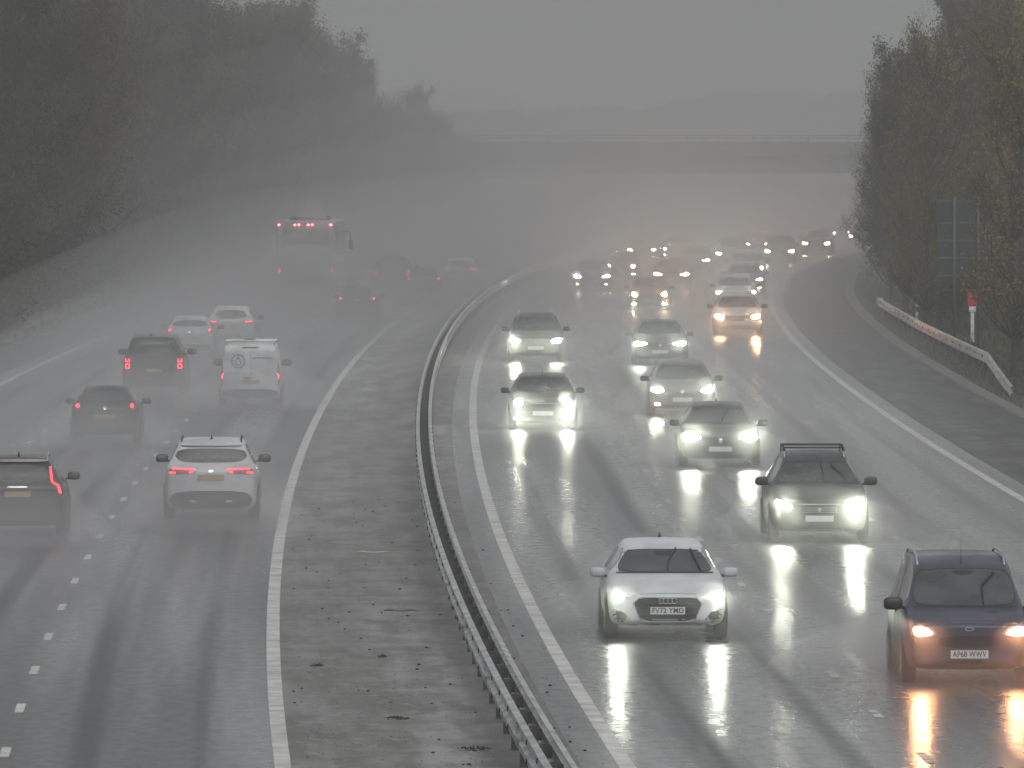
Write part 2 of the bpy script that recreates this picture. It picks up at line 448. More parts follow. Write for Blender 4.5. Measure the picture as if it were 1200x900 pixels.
for px, py, s, lb in mspots:
    bm = bmesh.new()
    for i in range(90):
        a = random.uniform(0, 6.28); r = s*math.sqrt(random.random()); h = random.uniform(.02, .06)*(1.2-r/s)
        x, y = r*math.cos(a), r*2.0*math.sin(a); e = random.uniform(.01, .02); b = random.uniform(0, 6.28)
        v = [bm.verts.new((x+e*math.cos(b), y+e*math.sin(b), 0)), bm.verts.new((x-e*math.cos(b), y-e*math.sin(b), 0)), bm.verts.new((x+random.uniform(-.02,.02), y+random.uniform(-.02,.02), h))]
        bm.faces.new(v)
    o = obj('weed_clump', bm, mossm); o.location = ground(px, py, .004); tag(o, lb, 'weed', 'weed clumps on the central reserve')

# ---------------------------------------------------------------- vegetation
def leafmat(name, a, b):
    m = mat(name, a, .8, 0, .15); noisy(m, a, b, .45, 'Object', (.35,.65)); return m
LF = [leafmat('foliage_dark_olive', (.048,.055,.028), (.028,.034,.018)), leafmat('foliage_brown', (.075,.058,.034), (.04,.034,.022)),
      leafmat('foliage_ochre', (.17,.14,.045), (.085,.08,.032)), leafmat('foliage_green', (.06,.07,.034), (.034,.042,.022))]
def tree_mesh(seed, h, rad, nl, leaf, twigs, lm, low=.18):
    """unit builder: returns (trunk mesh, crown mesh) for a tree of height h"""
    rnd = random.Random(seed); tb = bmesh.new(); cb = bmesh.new()
    pts = [(rnd.uniform(-.03,.03)*h*(i/6), rnd.uniform(-.03,.03)*h*(i/6), h*.8*i/6-.3) for i in range(7)]
    tube(tb, pts, [h*.018*(1-.13*i) for i in range(7)], 7)
    tips = []
    for k in range(twigs):
        i = rnd.randint(1, 6); p0 = Vector(pts[i]); a = rnd.uniform(0, 6.283)
        ln = rad*rnd.uniform(.6, 1.05)*(1-.35*(i/6)); up = rnd.uniform(.35, 1.1)+.5*(i/6)
        p = p0; q = [p0]; dr = Vector((math.cos(a), math.sin(a), up)).normalized()
        for s in range(4):
            p = p+dr*ln/4; dr = (dr+Vector((rnd.uniform(-.25,.25), rnd.uniform(-.25,.25), rnd.uniform(-.02,.22)))).normalized(); q.append(p)
        tube(tb, q, [.06*h/12, .045*h/12, .03*h/12, .02*h/12, .008*h/12], 4, False)
        for s in (2, 3, 4):
            for t in range(4):
                d2 = (dr+Vector((rnd.uniform(-.8,.8), rnd.uniform(-.8,.8), rnd.uniform(-.1,.7)))).normalized()
                l2 = rad*rnd.uniform(.16, .42); e1 = q[s]+d2*l2*.5+Vector((0,0,.05)); e2 = q[s]+d2*l2+Vector((0,0,l2*.15))
                tube(tb, [q[s], e1, e2], [.014, .010, .004], 3, False); tips += [(q[s]+e1)/2, e1, e2]
                for _ in range(3):
                    d3 = (d2+Vector((rnd.uniform(-.7,.7), rnd.uniform(-.7,.7), rnd.uniform(-.2,.7)))).normalized()
                    tube(tb, [e1, e1+d3*l2*.8], [.008, .003], 3, False)
    # leaf clumps: centred on the twig tips and on an uneven crown volume
    cl = []
    for k in range(int(len(tips)*.5)): cl.append((rnd.choice(tips), rnd.uniform(.25, .6)))
    for k in range(50):
        z = rnd.uniform(low, .93); env = math.sin(math.pi*min(1, (z-low+.12)/(1.05-low)))**.7
        a = rnd.uniform(0, 6.283); r = rad*env*math.sqrt(rnd.uniform(.15, 1))*rnd.uniform(.75, 1.05)
        cl.append((Vector((r*math.cos(a), r*math.sin(a), z*h)), rnd.uniform(.35, .9)*h/12))
    for k in range(nl):
        c, s = rnd.choice(cl)
        g = Vector((rnd.gauss(0, 1), rnd.gauss(0, 1), rnd.gauss(0, .8)))*s*.55
        p = c+g; e = leaf*rnd.uniform(.5, 1.2)
        u = Vector((rnd.gauss(0,1), rnd.gauss(0,1), rnd.gauss(0,1))).normalized(); v = u.orthogonal().normalized()*.7
        vv = [cb.verts.new(p-u*e*.5), cb.verts.new(p+v*e*.35), cb.verts.new(p+u*e*.5), cb.verts.new(p-v*e*.35)]
        cb.faces.new(vv)
    a = bpy.data.meshes.new('trunk'); tb.to_mesh(a); tb.free(); a.materials.append(M['bark'])
    b = bpy.data.meshes.new('crown'); cb.to_mesh(b); cb.free(); b.materials.append(lm)
    return a, b
TV = [tree_mesh(1, 12, 3.8, 19000, .16, 30, LF[0]), tree_mesh(2, 12, 3.4, 16000, .15, 34, LF[1]), tree_mesh(3, 12, 3.6, 4200, .13, 56, LF[1], .3),
      tree_mesh(4, 12, 4.2, 20000, .16, 30, LF[3]), tree_mesh(5, 12, 3.2, 9500, .15, 40, LF[2], .25)]
TD = ['dense dark olive tree', 'brownish thick tree', 'nearly bare twiggy tree', 'broad dull green tree', 'yellow-green autumn tree']
def tree(v, x, y, z, h, label, group, wd=1.0):
    r = empty('tree', (x, y, z), random.uniform(0, 6.28), label, 'tree', group)
    s = h/12; r.scale = (s*wd, s*wd, s)
    link_mesh('trunk', TV[v][0], None, r)
    link_mesh('crown', TV[v][1], None, r)
    return r
def tzat(d, o): return at(d, o).z+terr(d, o)
# left wood: crown line as in the photograph's skyline, on the bank left of the outbound road
def skyl(px):
    K = [(-400,-90),(0,-60),(190,-25),(225,5),(260,15),(300,4),(350,12),(385,45),(415,78),(438,108),(470,125),(500,135),(545,165)]
    for (a, b), (c, d) in zip(K, K[1:]):
        if a <= px <= c: return b+(d-b)*(px-a)/(c-a)
    return -90 if px < 0 else 175
ORD = ['first','second','third','fourth','fifth','sixth','seventh','eighth','ninth','tenth','eleventh','twelfth','thirteenth','fourteenth','fifteenth','sixteenth','seventeenth','eighteenth','nineteenth','twentieth']
def ordn(n): return '%d%s' % (n, 'th' if 10 <= n % 100 <= 20 else {1: 'st', 2: 'nd', 3: 'rd'}.get(n % 10, 'th'))
def nth(i, n): return '%s from the left' % ordn(i+1) if i < n//2 else '%s from the right' % ordn(n-i)
lt = []
for row, (o0, st) in enumerate(((-17.9, 8.0), (-23.5, 10.5), (-30, 13))):
    d = 345+row*9
    while d < 755:
        o = o0+random.uniform(-1.2, 1.2); dd = d+random.uniform(-3, 3)
        p = at(dd, o); px = 600+p.x*F/dd; z = tzat(dd, o)
        if -60 < px < 548:
            ytop = skyl(px); h = CH+(YH-ytop)*dd/F-z
            h *= random.uniform(.97, 1.06) if row else random.uniform(.74, 1.0)
            h = max(3.2, min(h, 17))
            lt.append((px, p.x, p.y, z, h, row))
        d += st
p = ground(492, 286); lt.append((491.9, p.x, p.y, p.z+.3, 12.2, 2))
lt.sort()
for i, (px, x, y, z, h, row) in enumerate(lt):
    v = random.choice([0,1,2,3,0,1,2] if px < 430 else [1,2,2,0])
    if px == 491.9: v = 1
    where = 'by the road' if row == 0 else ('mid-wood' if row == 1 else 'at the back')
    tree(v, x, y, z-.1, h, '%s %s, left bank, %s' % (TD[v], where, nth(i, len(lt))), 'trees of the left wood', .9 if h > 8 else 1.4)
# right wood
rt = []
def skyr(px):
    K = [(985,150),(1000,95),(1015,84),(1030,66),(1050,44),(1066,12),(1090,-8),(1300,-60)]
    if px < 985: return 160
    for (a, b), (c, d) in zip(K, K[1:]):
        if a <= px <= c: return b+(d-b)*(px-a)/(c-a)
    return -60
for row, (o0, st) in enumerate(((18.2, 9.5), (22, 11), (27.5, 15))):
    d = 296+row*14
    while d < 585:
        o = o0+random.uniform(-.8, .8); dd = d+random.uniform(-3, 3)
        p = at(dd, o); px = 600+p.x*F/dd; z = tzat(dd, o)
        if px < 1265 and not (dd < 352 and 1080 < px < 1185):
            ytop = skyr(px-8); h = CH+(YH-ytop)*dd/F-z
            h *= random.uniform(.93, 1) if row else random.uniform(.6, .95)
            rt.append((px, p.x, p.y, z, max(3.0, min(h, 17)), row))
        d += st
rt.sort()
for i, (px, x, y, z, h, row) in enumerate(rt):
    v = random.choice([2,1,0,2] if px < 1070 else [4,3,4,1,4])
    where = 'at the verge' if row == 0 else ('mid-wood' if row == 1 else 'at the back')
    tree(v, x, y, z-.1, h, '%s %s, right bank, %s' % (TD[v], where, nth(i, len(rt))), 'trees of the right wood', .75 if h > 8 else 1.1)
# shrubs on the banks
SH = [tree_mesh(21, 2.6, 1.5, 2600, .16, 10, LF[0], .02), tree_mesh(22, 2.6, 1.7, 2400, .15, 12, LF[3], .02), tree_mesh(23, 2.6, 1.5, 1800, .14, 16, LF[1], .02)]
SD = ['low dark bush', 'rounded green bush', 'straggly brown bush']
sh = []
for sgn, o0, o1, dA, dB in ((-1, 16.4, 17.6, 330, 740), (1, 17.9, 20.5, 330, 640)):
    d = dA; n = 0
    while d < dB:
        o = sgn*random.uniform(o0, o1); p = at(d, o)
        if sgn > 0 and d < 350: d += 4; continue
        n += 1; v = random.randrange(3); s = random.uniform(.6, 1.15)*(1.25 if sgn < 0 else 1)
        side = 'left' if sgn < 0 else 'right'
        r = empty('bush', (p.x, p.y, tzat(d, o)-.1), random.uniform(0, 6.28), '%s low on the %s bank, %s going away along the road' % (SD[v], side, ordn(n)), 'bush', 'bushes along the %s bank' % side)
        r.scale = (s, s, s); link_mesh('trunk', SH[v][0], None, r); link_mesh('crown', SH[v][1], None, r)
        d += random.uniform(3.2, 6) if sgn < 0 else random.uniform(5, 8.5)
# rough grass of the verges
vb_ = bmesh.new(); rnd = random.Random(5)
for i in range(26000):
    if i % 2: d = 250+300*rnd.random(); o = 16.3+6*rnd.random()**1.3
    else: d = 370+330*rnd.random(); o = -16.5-6*rnd.random()**1.3
    p = at(d, o, terr(d, o)); h = rnd.uniform(.06, .22)*(.6+abs(abs(o)-16)*.15); a = rnd.uniform(0, 3.14); e = rnd.uniform(.02, .07)
    vb_.faces.new([vb_.verts.new(p+Vector((e*math.cos(a), e*math.sin(a), -.02))), vb_.verts.new(p-Vector((e*math.cos(a), e*math.sin(a), .02))), vb_.verts.new(p+Vector((rnd.uniform(-.06,.06), rnd.uniform(-.06,.06), h)))])
tag(obj('verge_grass', vb_, leafmat('verge_grass_blades', (.06,.065,.03), (.035,.038,.02)), smooth=False), 'rough wet grass and leaf litter on both verges', 'grass', kind='stuff')
# far wood beyond the bridge
fb = bmesh.new(); rnd = random.Random(8)
def farz(px):
    K = [(380,140),(530,138),(600,132),(620,138),(700,128),(740,136),(800,124),(840,115),(900,114),(960,117),(1000,112),(1100,100),(1500,80)]
    for (a, b), (c, d) in zip(K, K[1:]):
        if a <= px <= c: return b+(d-b)*(px-a)/(c-a)
    return 140
for i in range(60000):
    D = rnd.choice((1050, 1150, 1300))+rnd.uniform(-25, 25) if False else 1400+rnd.uniform(-60, 60)
    px = rnd.uniform(300, 1400); x = (px-600)*D/F
    top = CH+(YH-farz(px)-6*noise.noise(Vector((px*.045, 2, 0)))-7*noise.noise(Vector((px*.15, 5, 0)))-5*noise.noise(Vector((px*.5, 9, 0))))*D/F
    z = top*(1-rnd.random()**1.6) if rnd.random() < .7 else top-abs(rnd.gauss(0, .5))
    e = rnd.uniform(.4, .9); u = Vector((rnd.gauss(0,1), rnd.gauss(0,1), rnd.gauss(0,1))).normalized(); v = u.orthogonal().normalized()
    p = Vector((x, D, z)); fb.faces.new([fb.verts.new(p-u*e), fb.verts.new(p+v*e*.6), fb.verts.new(p+u*e), fb.verts.new(p-v*e*.6)])
tag(obj('distant_wood', fb, LF[0], smooth=False), 'faint grey mass of distant woodland beyond the bridge', 'wood', kind='stuff')

# ---------------------------------------------------------------- the air: haze and road spray
def volmat(name, dens, c=(.9,.9,.91), g=.35):
    m = bpy.data.materials.new(name); m.use_nodes = True; nt = m.node_tree; nt.nodes.clear()
    v = nt.nodes.new('ShaderNodeVolumePrincipled'); o = nt.nodes.new('ShaderNodeOutputMaterial')
    v.inputs['Density'].default_value = dens; v.inputs['Color'].default_value = (*c, 1); v.inputs['Anisotropy'].default_value = g
    nt.links.new(v.outputs[0], o.inputs['Volume']); return m
hz = obj('haze', box((0, 2600, 15), (8200, 5500, 35)), volmat('haze_air', HAZE, (.84,.845,.855)), smooth=False)
tag(hz, 'pale rain haze filling the whole view', 'haze', kind='stuff')
def mound(name, oc, hw, dlist, m, label, group):
    """closed long bank of spray lying on the road with feathered sides: dlist = [(d, height)]"""
    k = 13; vs, fs = [], []
    for (d, h) in dlist:
        for j in range(k):
            u = -1+2*j/(k-1); vs.append(at(d, oc+u*hw, .03+max(.002, h*(1-u*u)**1.6)))
        for j in range(k): u = 1-2*j/(k-1); vs.append(at(d, oc+u*hw, -.35))
    K = 2*k; n = len(dlist)
    for i in range(n-1):
        for j in range(K): a = i*K+j; b = i*K+(j+1) % K; fs.append((a, b, b+K, a+K))
    fs.append(tuple(range(K))[::-1]); fs.append(tuple(range((n-1)*K, n*K)))
    bm = bmesh.new(); me = bpy.data.meshes.new(name); me.from_pydata([tuple(v) for v in vs], [], fs); bm.from_mesh(me)
    bmesh.ops.recalc_face_normals(bm, faces=bm.faces)
    return tag(obj(name, bm, m), label, 'spray', group, kind='stuff')
def prof_(d0, d1, h0, h1, grow, n=34):
    out = []
    for i in range(n+1):
        t = (i/n)**1.25; d = d0+(d1-d0)*t
        e = sm(0, .10, t)*(1-sm(.86, 1, t))
        out.append((d, max(.03, (h0+(h1-h0)*sm(0, grow, t))*e)))
    return out
def veil(oc, layers, d0, d1, label, group, c=(.86,.86,.87), grow=.5, g=.5):
    for k, (hw, h, dens) in enumerate(layers):
        mound('spray', oc+(k % 3-1)*.4, hw, prof_(d0+k*7, d1+k*5, h*.45, h, grow), volmat('spray_air', dens, c, g), label, group)
veil(-8.0, [(6.5, 1.7, SPL*.34), (8, 2.6, SPL*.28), (9.5, 3.8, SPL*.22), (12, 5.2, SPL*.16)], 108, 700, 'low grey veil of spray lying over the outbound carriageway', 'layers of spray over the outbound road')
veil(7.6, [(6.5, 1.5, SPR*.34), (8, 2.4, SPR*.28), (9.5, 3.6, SPR*.22), (11, 5.0, SPR*.16)], 122, 720, 'low grey veil of spray lying over the inbound carriageway', 'layers of spray over the inbound road')
veil(-4, [(12, 2.6, .0042), (15, 4.0, .0036), (19, 5.6, .0028), (24, 7.5, .0018), (31, 10, .0014), (40, 13, .0012), (52, 17, .0010)], 285, 1010, 'tall bank of mist hanging in the road cutting before the bridge', 'layers of mist in the cutting', (.71,.71,.73), .22)
veil(10, [(60, 9, .0014), (85, 14, .0012), (130, 21, .0012), (220, 30, .0012)], 790, 1370, 'wide grey mist lying over the land beyond the bridge', 'layers of mist beyond the bridge', (.70,.70,.715), .2)
# ---------------------------------------------------------------- vehicles: builders
def smooth_poly(p, it=2):
    for _ in range(it):
        q = []
        for i in range(len(p)):
            a, b = p[i], p[(i+1) % len(p)]
            q.append((a[0]*.78+b[0]*.22, a[1]*.78+b[1]*.22)); q.append((a[0]*.22+b[0]*.78, a[1]*.22+b[1]*.78))
        p = q
    return p
def mir(p): return [(-a, b) for a, b in p][::-1]
VIEW = {'front': (Vector((0,-1,0)), lambda h, v: Vector((h, 9, v))), 'rear': (Vector((0,1,0)), lambda h, v: Vector((h, -9, v))),
        'left': (Vector((1,0,0)), lambda h, v: Vector((-9, h, v))), 'right': (Vector((-1,0,0)), lambda h, v: Vector((9, h, v)))}
class Car:
    def __init__(s, L, W, H, hf=.70, cz=.95, cy=1.15, wt=1.95, zt=None, rr=.75, rb=.2, rz=1.02, bz=.92, rw=.56, zb=.2, tail='hatch', nose=.12, wb=None, wr=.32, rt=None):
        s.L, s.W, s.H = L, W, H; hw = W/2; s.hw = hw; zt = zt or H-.1; s.bz = bz; s.zt = zt; s.cz = cz; s.wt = wt; s.cy = cy; s.rr = rr; s.rz = rz; s.rw = rw
        y0, y1 = L/2, -L/2; s.wr = wr
        rtz = rt or H-.05
        S = [(y0, .76*hw, .32, hf-.12, .60*hw, hf-.07), (y0-.03, .82*hw, .26, hf-.08, .66*hw, hf-.03),
             (y0-nose, .92*hw, zb, hf-.03, .72*hw, hf+.0), (y0-.38, .975*hw, zb, hf+.03, .76*hw, hf+.06),
             (y0-max(.55, cy*.62), .995*hw, zb, (hf+bz)/2, .78*hw, (hf+cz)/2+.05), (y0-cy+.06, hw, zb, bz-.03, .86*hw, cz-.01), (y0-cy, hw, zb, bz-.02, .87*hw, cz),
             (y0-wt, hw, zb, bz, rw*1.02, zt), (y0-wt-.08, hw, zb, bz, rw*1.02, zt+.03), (y0-wt-.5, hw, zb, bz+.005, rw*1.03, H-.01),
             (y0-wt-1.0, hw, zb, bz+.01, rw*1.03, H)]
        ry = y1+rr
        if y0-wt-1.2 > ry+.5: S.append(((y0-wt-1.0+ry)/2, hw, zb, bz+.015, rw*1.02, H-.005))
        S += [(ry+.25, .995*hw, zb, bz+.02, rw, rtz+.02), (ry, .99*hw, zb, bz+.02, rw*.99, rtz)]
        by = y1+rb
        if tail == 'hatch':
            S += [(by, .975*hw, zb, rz-.02, .78*hw, rz+.02), (by-.04, .97*hw, zb, rz-.04, .76*hw, rz), (y1+.05, .93*hw, zb+.02, rz-.13, .72*hw, rz-.09), (y1, .86*hw, .33, rz-.22, .66*hw, rz-.18)]
        elif tail == 'saloon':
            S += [(y1+rb, .98*hw, zb, rz-.05, .76*hw, rz), (y1+rb-.06, .98*hw, zb, rz-.06, .75*hw, rz-.01), (y1+.1, .94*hw, zb, rz-.1, .72*hw, rz-.01), (y1+.03, .9*hw, zb+.02, rz-.14, .68*hw, rz-.06), (y1, .84*hw, .34, rz-.24, .6*hw, rz-.2)]
        else:
            S += [(by, .985*hw, zb, bz+.02, rw*.975, rtz-.06), (y1+.04, .96*hw, zb+.02, bz+.0, rw*.95, rtz-.14), (y1, .91*hw, .34, bz-.02, rw*.92, rtz-.2)]
        bm = bmesh.new(); rings = []
        for (y, w_, zb_, zs, wtp, zt_) in S:
            hp = [(0, zb_), (.5*w_, zb_), (.86*w_, zb_+.005), (.975*w_, zb_+.08), (w_, zb_+.55*(zs-zb_)), (.992*w_, zs-.06), (.955*w_, zs), (wtp, zt_-.05), (wtp*.93, zt_-.012), (wtp*.5, zt_), (0, zt_+.006)]
            if zt_-zs < .15: hp[7] = ((.955*w_+wtp)/2, (zs+zt_)/2+.01); hp[8] = (wtp*.9, zt_-.012)
            ring = [bm.verts.new((x, y, z)) for x, z in hp]+[bm.verts.new((-x, y, z)) for x, z in hp[-2:0:-1]]
            rings.append(ring)
        n = len(rings[0])
        for a, b in zip(rings, rings[1:]):
            for k in range(n): bm.faces.new((a[k], a[(k+1) % n], b[(k+1) % n], b[k]))
        for r in (rings[0], rings[-1]):
            h = n//2
            for k in range(h):
                a, b, c, d = r[k], r[k+1], r[(n-k-1) % n], r[(n-k) % n]
                f = [a, b, c, d]; f = [x for i, x in enumerate(f) if x not in f[:i]]
                if len(f) > 2:
                    try: bm.faces.new(f)
                    except ValueError: pass
        bmesh.ops.recalc_face_normals(bm, faces=bm.faces)
        me = bpy.data.meshes.new('body'); bm.to_mesh(me); bm.free()
        tmp = bpy.data.objects.new('tmp', me); col.objects.link(tmp)
        md = tmp.modifiers.new('s', 'SUBSURF'); md.levels = 2; md.render_levels = 2
        bpy.context.view_layer.update()
        dg = bpy.context.evaluated_depsgraph_get(); ev = tmp.evaluated_get(dg)
        s.me = bpy.data.meshes.new_from_object(ev); s.me.name = 'body'
        bpy.data.objects.remove(tmp); bpy.data.meshes.remove(me)
        for p in s.me.polygons: p.use_smooth = True
        s.bvh = BVHTree.FromPolygons([v.co.copy() for v in s.me.vertices], [tuple(p.vertices) for p in s.me.polygons])
        s.root = empty('car')
        s.body = link_mesh('body', s.me, None, s.root)
        s.fy = y0-(.18*L if not wb else wb[0]); s.by = y1+(.175*L if not wb else wb[1])
    def hit(s, view, h, v):
        dr, o = VIEW[view]; r = s.bvh.ray_cast(o(h, v), dr)
        if r[0] is None:
            q = o(h, v); q = q-dr*0; r = s.bvh.find_nearest(q+dr*(9-s.L/2 if view in ('front','rear') else 9-s.hw))
        return r[0]
    def patch(s, name, poly, view, m, out=.006, parent=None, rnd=2, grid=.07, depth=.03):
        """a panel with this outline laid on the body as seen from the view, standing `out` proud"""
        if rnd: poly = smooth_poly(poly, rnd)
        bm = bmesh.new(); fc = bm.faces.new([bm.verts.new((a, b, 0)) for a, b in poly])
        bmesh.ops.triangulate(bm, faces=[fc])
        for ax in (0, 1):
            lo = min(v.co[ax] for v in bm.verts); hi = max(v.co[ax] for v in bm.verts); n = int((hi-lo)/grid)
            for i in range(1, n+1):
                c = Vector((0,0,0)); c[ax] = lo+(hi-lo)*i/(n+1); no = Vector((0,0,0)); no[ax] = 1
                bmesh.ops.bisect_plane(bm, geom=bm.verts[:]+bm.edges[:]+bm.faces[:], plane_co=c, plane_no=no, dist=1e-5)
        dr, _ = VIEW[view]
        for v in bm.verts: v.co = s.hit(view, v.co.x, v.co.y)-dr*out
        be = [e for e in bm.edges if len(e.link_faces) == 1]
        r = bmesh.ops.extrude_edge_only(bm, edges=be)
        for v in r['geom']:
            if isinstance(v, bmesh.types.BMVert): v.co += dr*(depth+out)
        bmesh.ops.recalc_face_normals(bm, faces=bm.faces)
        me = bpy.data.meshes.new(name); bm.to_mesh(me); bm.free()
        # make sure the face looks outwards
        tot = Vector((0,0,0))
        for p in me.polygons: tot += p.normal*p.area
        if tot.dot(dr) > 0: me.flip_normals()
        return link_mesh(name, me, m, parent or s.root)
    def both(s, name, poly, view, m, **kw):
        a = s.patch(name, poly, view, m, **kw); b = s.patch(name, mir(poly), view, m, **kw); return a, b
    def wheels(s, arch=True):
        r = s.wr
        for y in (s.fy, s.by):
            for sg in (-1, 1):
                if arch:
                    pts = [(y+(r+.06)*math.cos(a), r+(r+.06)*math.sin(a)) for a in [math.pi*i/12 for i in range(13)]]
                    pts = [(a, max(b, .23)) for a, b in pts]; pts += [(y-(r+.04), .23), (y+(r+.04), .23)][:0]
                    s.patch('wheel_arch', pts, 'right' if sg > 0 else 'left', M['dark'], out=.003, rnd=0)
                prof = [(.10, r*.62), (.105, r*.75), (.10, r*.93), (.07, r), (-.07, r), (-.10, r*.93), (-.10, r*.6)]
                bm = bmesh.new(); n = 28; rg = []
                for k in range(n):
                    a = 2*math.pi*k/n; rg.append([bm.verts.new((x*sg, q*math.cos(a), q*math.sin(a))) for x, q in prof])
                for k in range(n):
                    for j in range(len(prof)-1): bm.faces.new((rg[k][j], rg[k][j+1], rg[(k+1) % n][j+1], rg[(k+1) % n][j]))
                bmesh.ops.recalc_face_normals(bm, faces=bm.faces)
                wo = obj('wheel', bm, M['rubber'], s.root); wo.location = (sg*(s.hw-.085), y, r)
                rm = bmesh.new(); bmesh.ops.create_cone(rm, cap_ends=True, segments=24, radius1=r*.63, radius2=r*.63, depth=.03, matrix=Matrix.Translation((sg*.055, 0, 0)) @ Matrix.Rotation(R(90), 4, 'Y'))
                obj('rim_back', rm, M['dark'], wo, False)
                sp = bmesh.new(); bmesh.ops.create_cone(sp, cap_ends=True, segments=14, radius1=r*.16, radius2=r*.14, depth=.05, matrix=Matrix.Translation((sg*.085, 0, 0)) @ Matrix.Rotation(R(90), 4, 'Y'))
                for k in range(5):
                    bx_box(sp, (0,0,0), (.03, r*.13, r*.5), .005, Matrix.Rotation(2*math.pi*k/5, 4, 'X') @ Matrix.Translation((sg*.085, 0, r*.36)))
                tp = [(sg*.09, r*.61*math.cos(a), r*.61*math.sin(a)) for a in [2*math.pi*i/24 for i in range(25)]]
                tube(sp, tp, .012, 4, False)
                obj('rim', sp, M['rim'], wo, False)
    def mirrors(s, m, z=None, big=1.0, y=None):
        z = z or s.bz+.06; y = y or s.L/2-s.cy-.22
        for sg in (-1, 1):
            bm = bmesh.new(); c = Vector((sg*(s.hw+.07+.03*big), y, z))
            bmesh.ops.create_uvsphere(bm, u_segments=16, v_segments=10, radius=1)
            for v in bm.verts:
                x, yy, zz = v.co; f = lambda t: math.copysign(abs(t)**.6, t)
                v.co = c+Vector((f(x)*.115*big, f(yy)*.075*(1.0 if yy > 0 else .55), f(zz)*.075*big-(.012*sg*0)))
            mo = obj('wing_mirror', bm, m, s.root)
            tube(bm := bmesh.new(), [(sg*(s.hw-.06), y+.02, z-.06), (sg*(s.hw+.03), y+.01, z-.05), (sg*(s.hw+.08), y, z-.03)], .022, 6)
            obj('mirror_arm', bm, M['black'], mo)
            obj('mirror_glass', box((sg*(s.hw+.07+.03*big), y-.048, z), (.17*big, .01, .11*big), .004), M['glass'], mo)
    def windows(s, side=True, rear='std', pillars=None):
        s.W_ = s.hw
        yb, yt = s.L/2-s.cy, s.L/2-s.wt
        bw, tw = .835*s.hw, s.rw*.965
        ws = [(-bw, s.cz+.035), (bw, s.cz+.035), (tw, s.zt-.035), (-tw, s.zt-.035)]
        def rc(p, k=.07):
            q = []
            for i in range(4):
                a, b, c = p[i-1], p[i], p[(i+1) % 4]
                q += [(b[0]+(a[0]-b[0])*k*(1 if i % 2 else 3), b[1]+(a[1]-b[1])*k*(1 if i % 2 else 3)), (b[0]+(c[0]-b[0])*k*(3 if i % 2 else 1), b[1]+(c[1]-b[1])*k*(3 if i % 2 else 1))]
            return q
        ws = rc(ws)
        s.patch('windscreen_seal', [(a*1.03, b+(.014 if b > s.cz+.2 else -.014)) for a, b in ws], 'front', M['black'], out=.004, rnd=1)
        s.wsc = s.patch('windscreen', ws, 'front', M['glass'], out=.009, rnd=1)
        s.patch('scuttle', [(-bw*.97, s.cz+.005), (bw*.97, s.cz+.005), (bw*.98, s.cz+.028), (-bw*.98, s.cz+.028)], 'front', M['black'], out=.007, rnd=0)
        zb_ = s.bz+.05; ztp = s.H-.13
        front = yb-.16; rear_ = -s.L/2+s.rr
        f = lambda z, yb=yb, yt=yt: yb+(yt-yb)*max(0, (z-s.cz))/(s.zt-s.cz)-.10
        mid = (f(zb_)+rear_)/2+.05
        if side:
            for vw in ('left', 'right'):
                s.patch('side_window', [(f(zb_)-.03, zb_), (mid+.03, zb_), (mid+.03, ztp), (f(ztp), ztp)], vw, M['glass'], out=.006, rnd=1)
                s.patch('side_window', [(mid-.03, zb_), (rear_+.22, zb_), (rear_+.16, ztp), (mid-.03, ztp)], vw, M['glass'], out=.006, rnd=1)
                s.patch('door_seam', [(mid+.006, .3), (mid+.006, zb_-.03), (mid-.006, zb_-.03), (mid-.006, .3)], vw, M['dark'], out=.002, rnd=0)
                s.patch('door_handle', [(mid+.05, s.bz-.09), (mid+.25, s.bz-.09), (mid+.25, s.bz-.06), (mid+.05, s.bz-.06)], vw, M['black'], out=.02, rnd=1)
                s.patch('sill_trim', [(s.fy-s.wr-.08, .23), (s.by+s.wr+.08, .23), (s.by+s.wr+.08, .31), (s.fy-s.wr-.08, .31)], vw, M['black'], out=.006, rnd=0)
    def rearglass(s, poly=None, out=.008):
        p = poly or [(-.72*s.hw, s.rz+.06), (.72*s.hw, s.rz+.06), (s.rw*.88, s.H-.14), (-s.rw*.88, s.H-.14)]
        s.patch('rear_window_seal', [(a*1.03, b) for a, b in p], 'rear', M['black'], out=.004, rnd=2)
        return s.patch('rear_window', p, 'rear', M['glass'], out=out, rnd=2)
    def plate(s, view, z, m, text=None, x=0, h=.11):
        o = s.patch('number_plate', [(x-.26, z-h/2), (x+.26, z-h/2), (x+.26, z+h/2), (x-.26, z+h/2)], view, m, out=.02, rnd=0, grid=.6, depth=.03)
        y = s.hit(view, x, z).y
        for v in o.data.vertices:                       # plates are flat
            d = 1 if view == 'front' else -1
            base = y+d*.012
            ys = [vv.co.y for vv in o.data.vertices]
        ymax = max(v.co.y*(1 if view == 'front' else -1) for v in o.data.vertices)
        sgn = 1 if view == 'front' else -1
        for v in o.data.vertices:
            v.co.y = sgn*(ymax if v.co.y*sgn > ymax-.025 else ymax-.05)
        if text:
            cu = bpy.data.curves.new('t', 'FONT'); cu.body = text; cu.size = .112; cu.align_x = 'CENTER'; cu.align_y = 'CENTER'; cu.extrude = .002; cu.offset = .0022; cu.space_character = 1.06
            to = bpy.data.objects.new('t', cu); col.objects.link(to); bpy.context.view_layer.update()
            me = bpy.data.meshes.new_from_object(to.evaluated_get(bpy.context.evaluated_depsgraph_get())); bpy.data.objects.remove(to)
            xs_ = [v.co.x for v in me.vertices]; wd = max(xs_)-min(xs_); k = .47/wd
            for v in me.vertices:
                v.co = Vector((x-v.co.x*k if view == 'front' else x+v.co.x*k, sgn*(ymax+.003)+ (v.co.z*sgn), z+v.co.y*.98))
            t = link_mesh('plate_text', me, M['ink'], o)
        return o
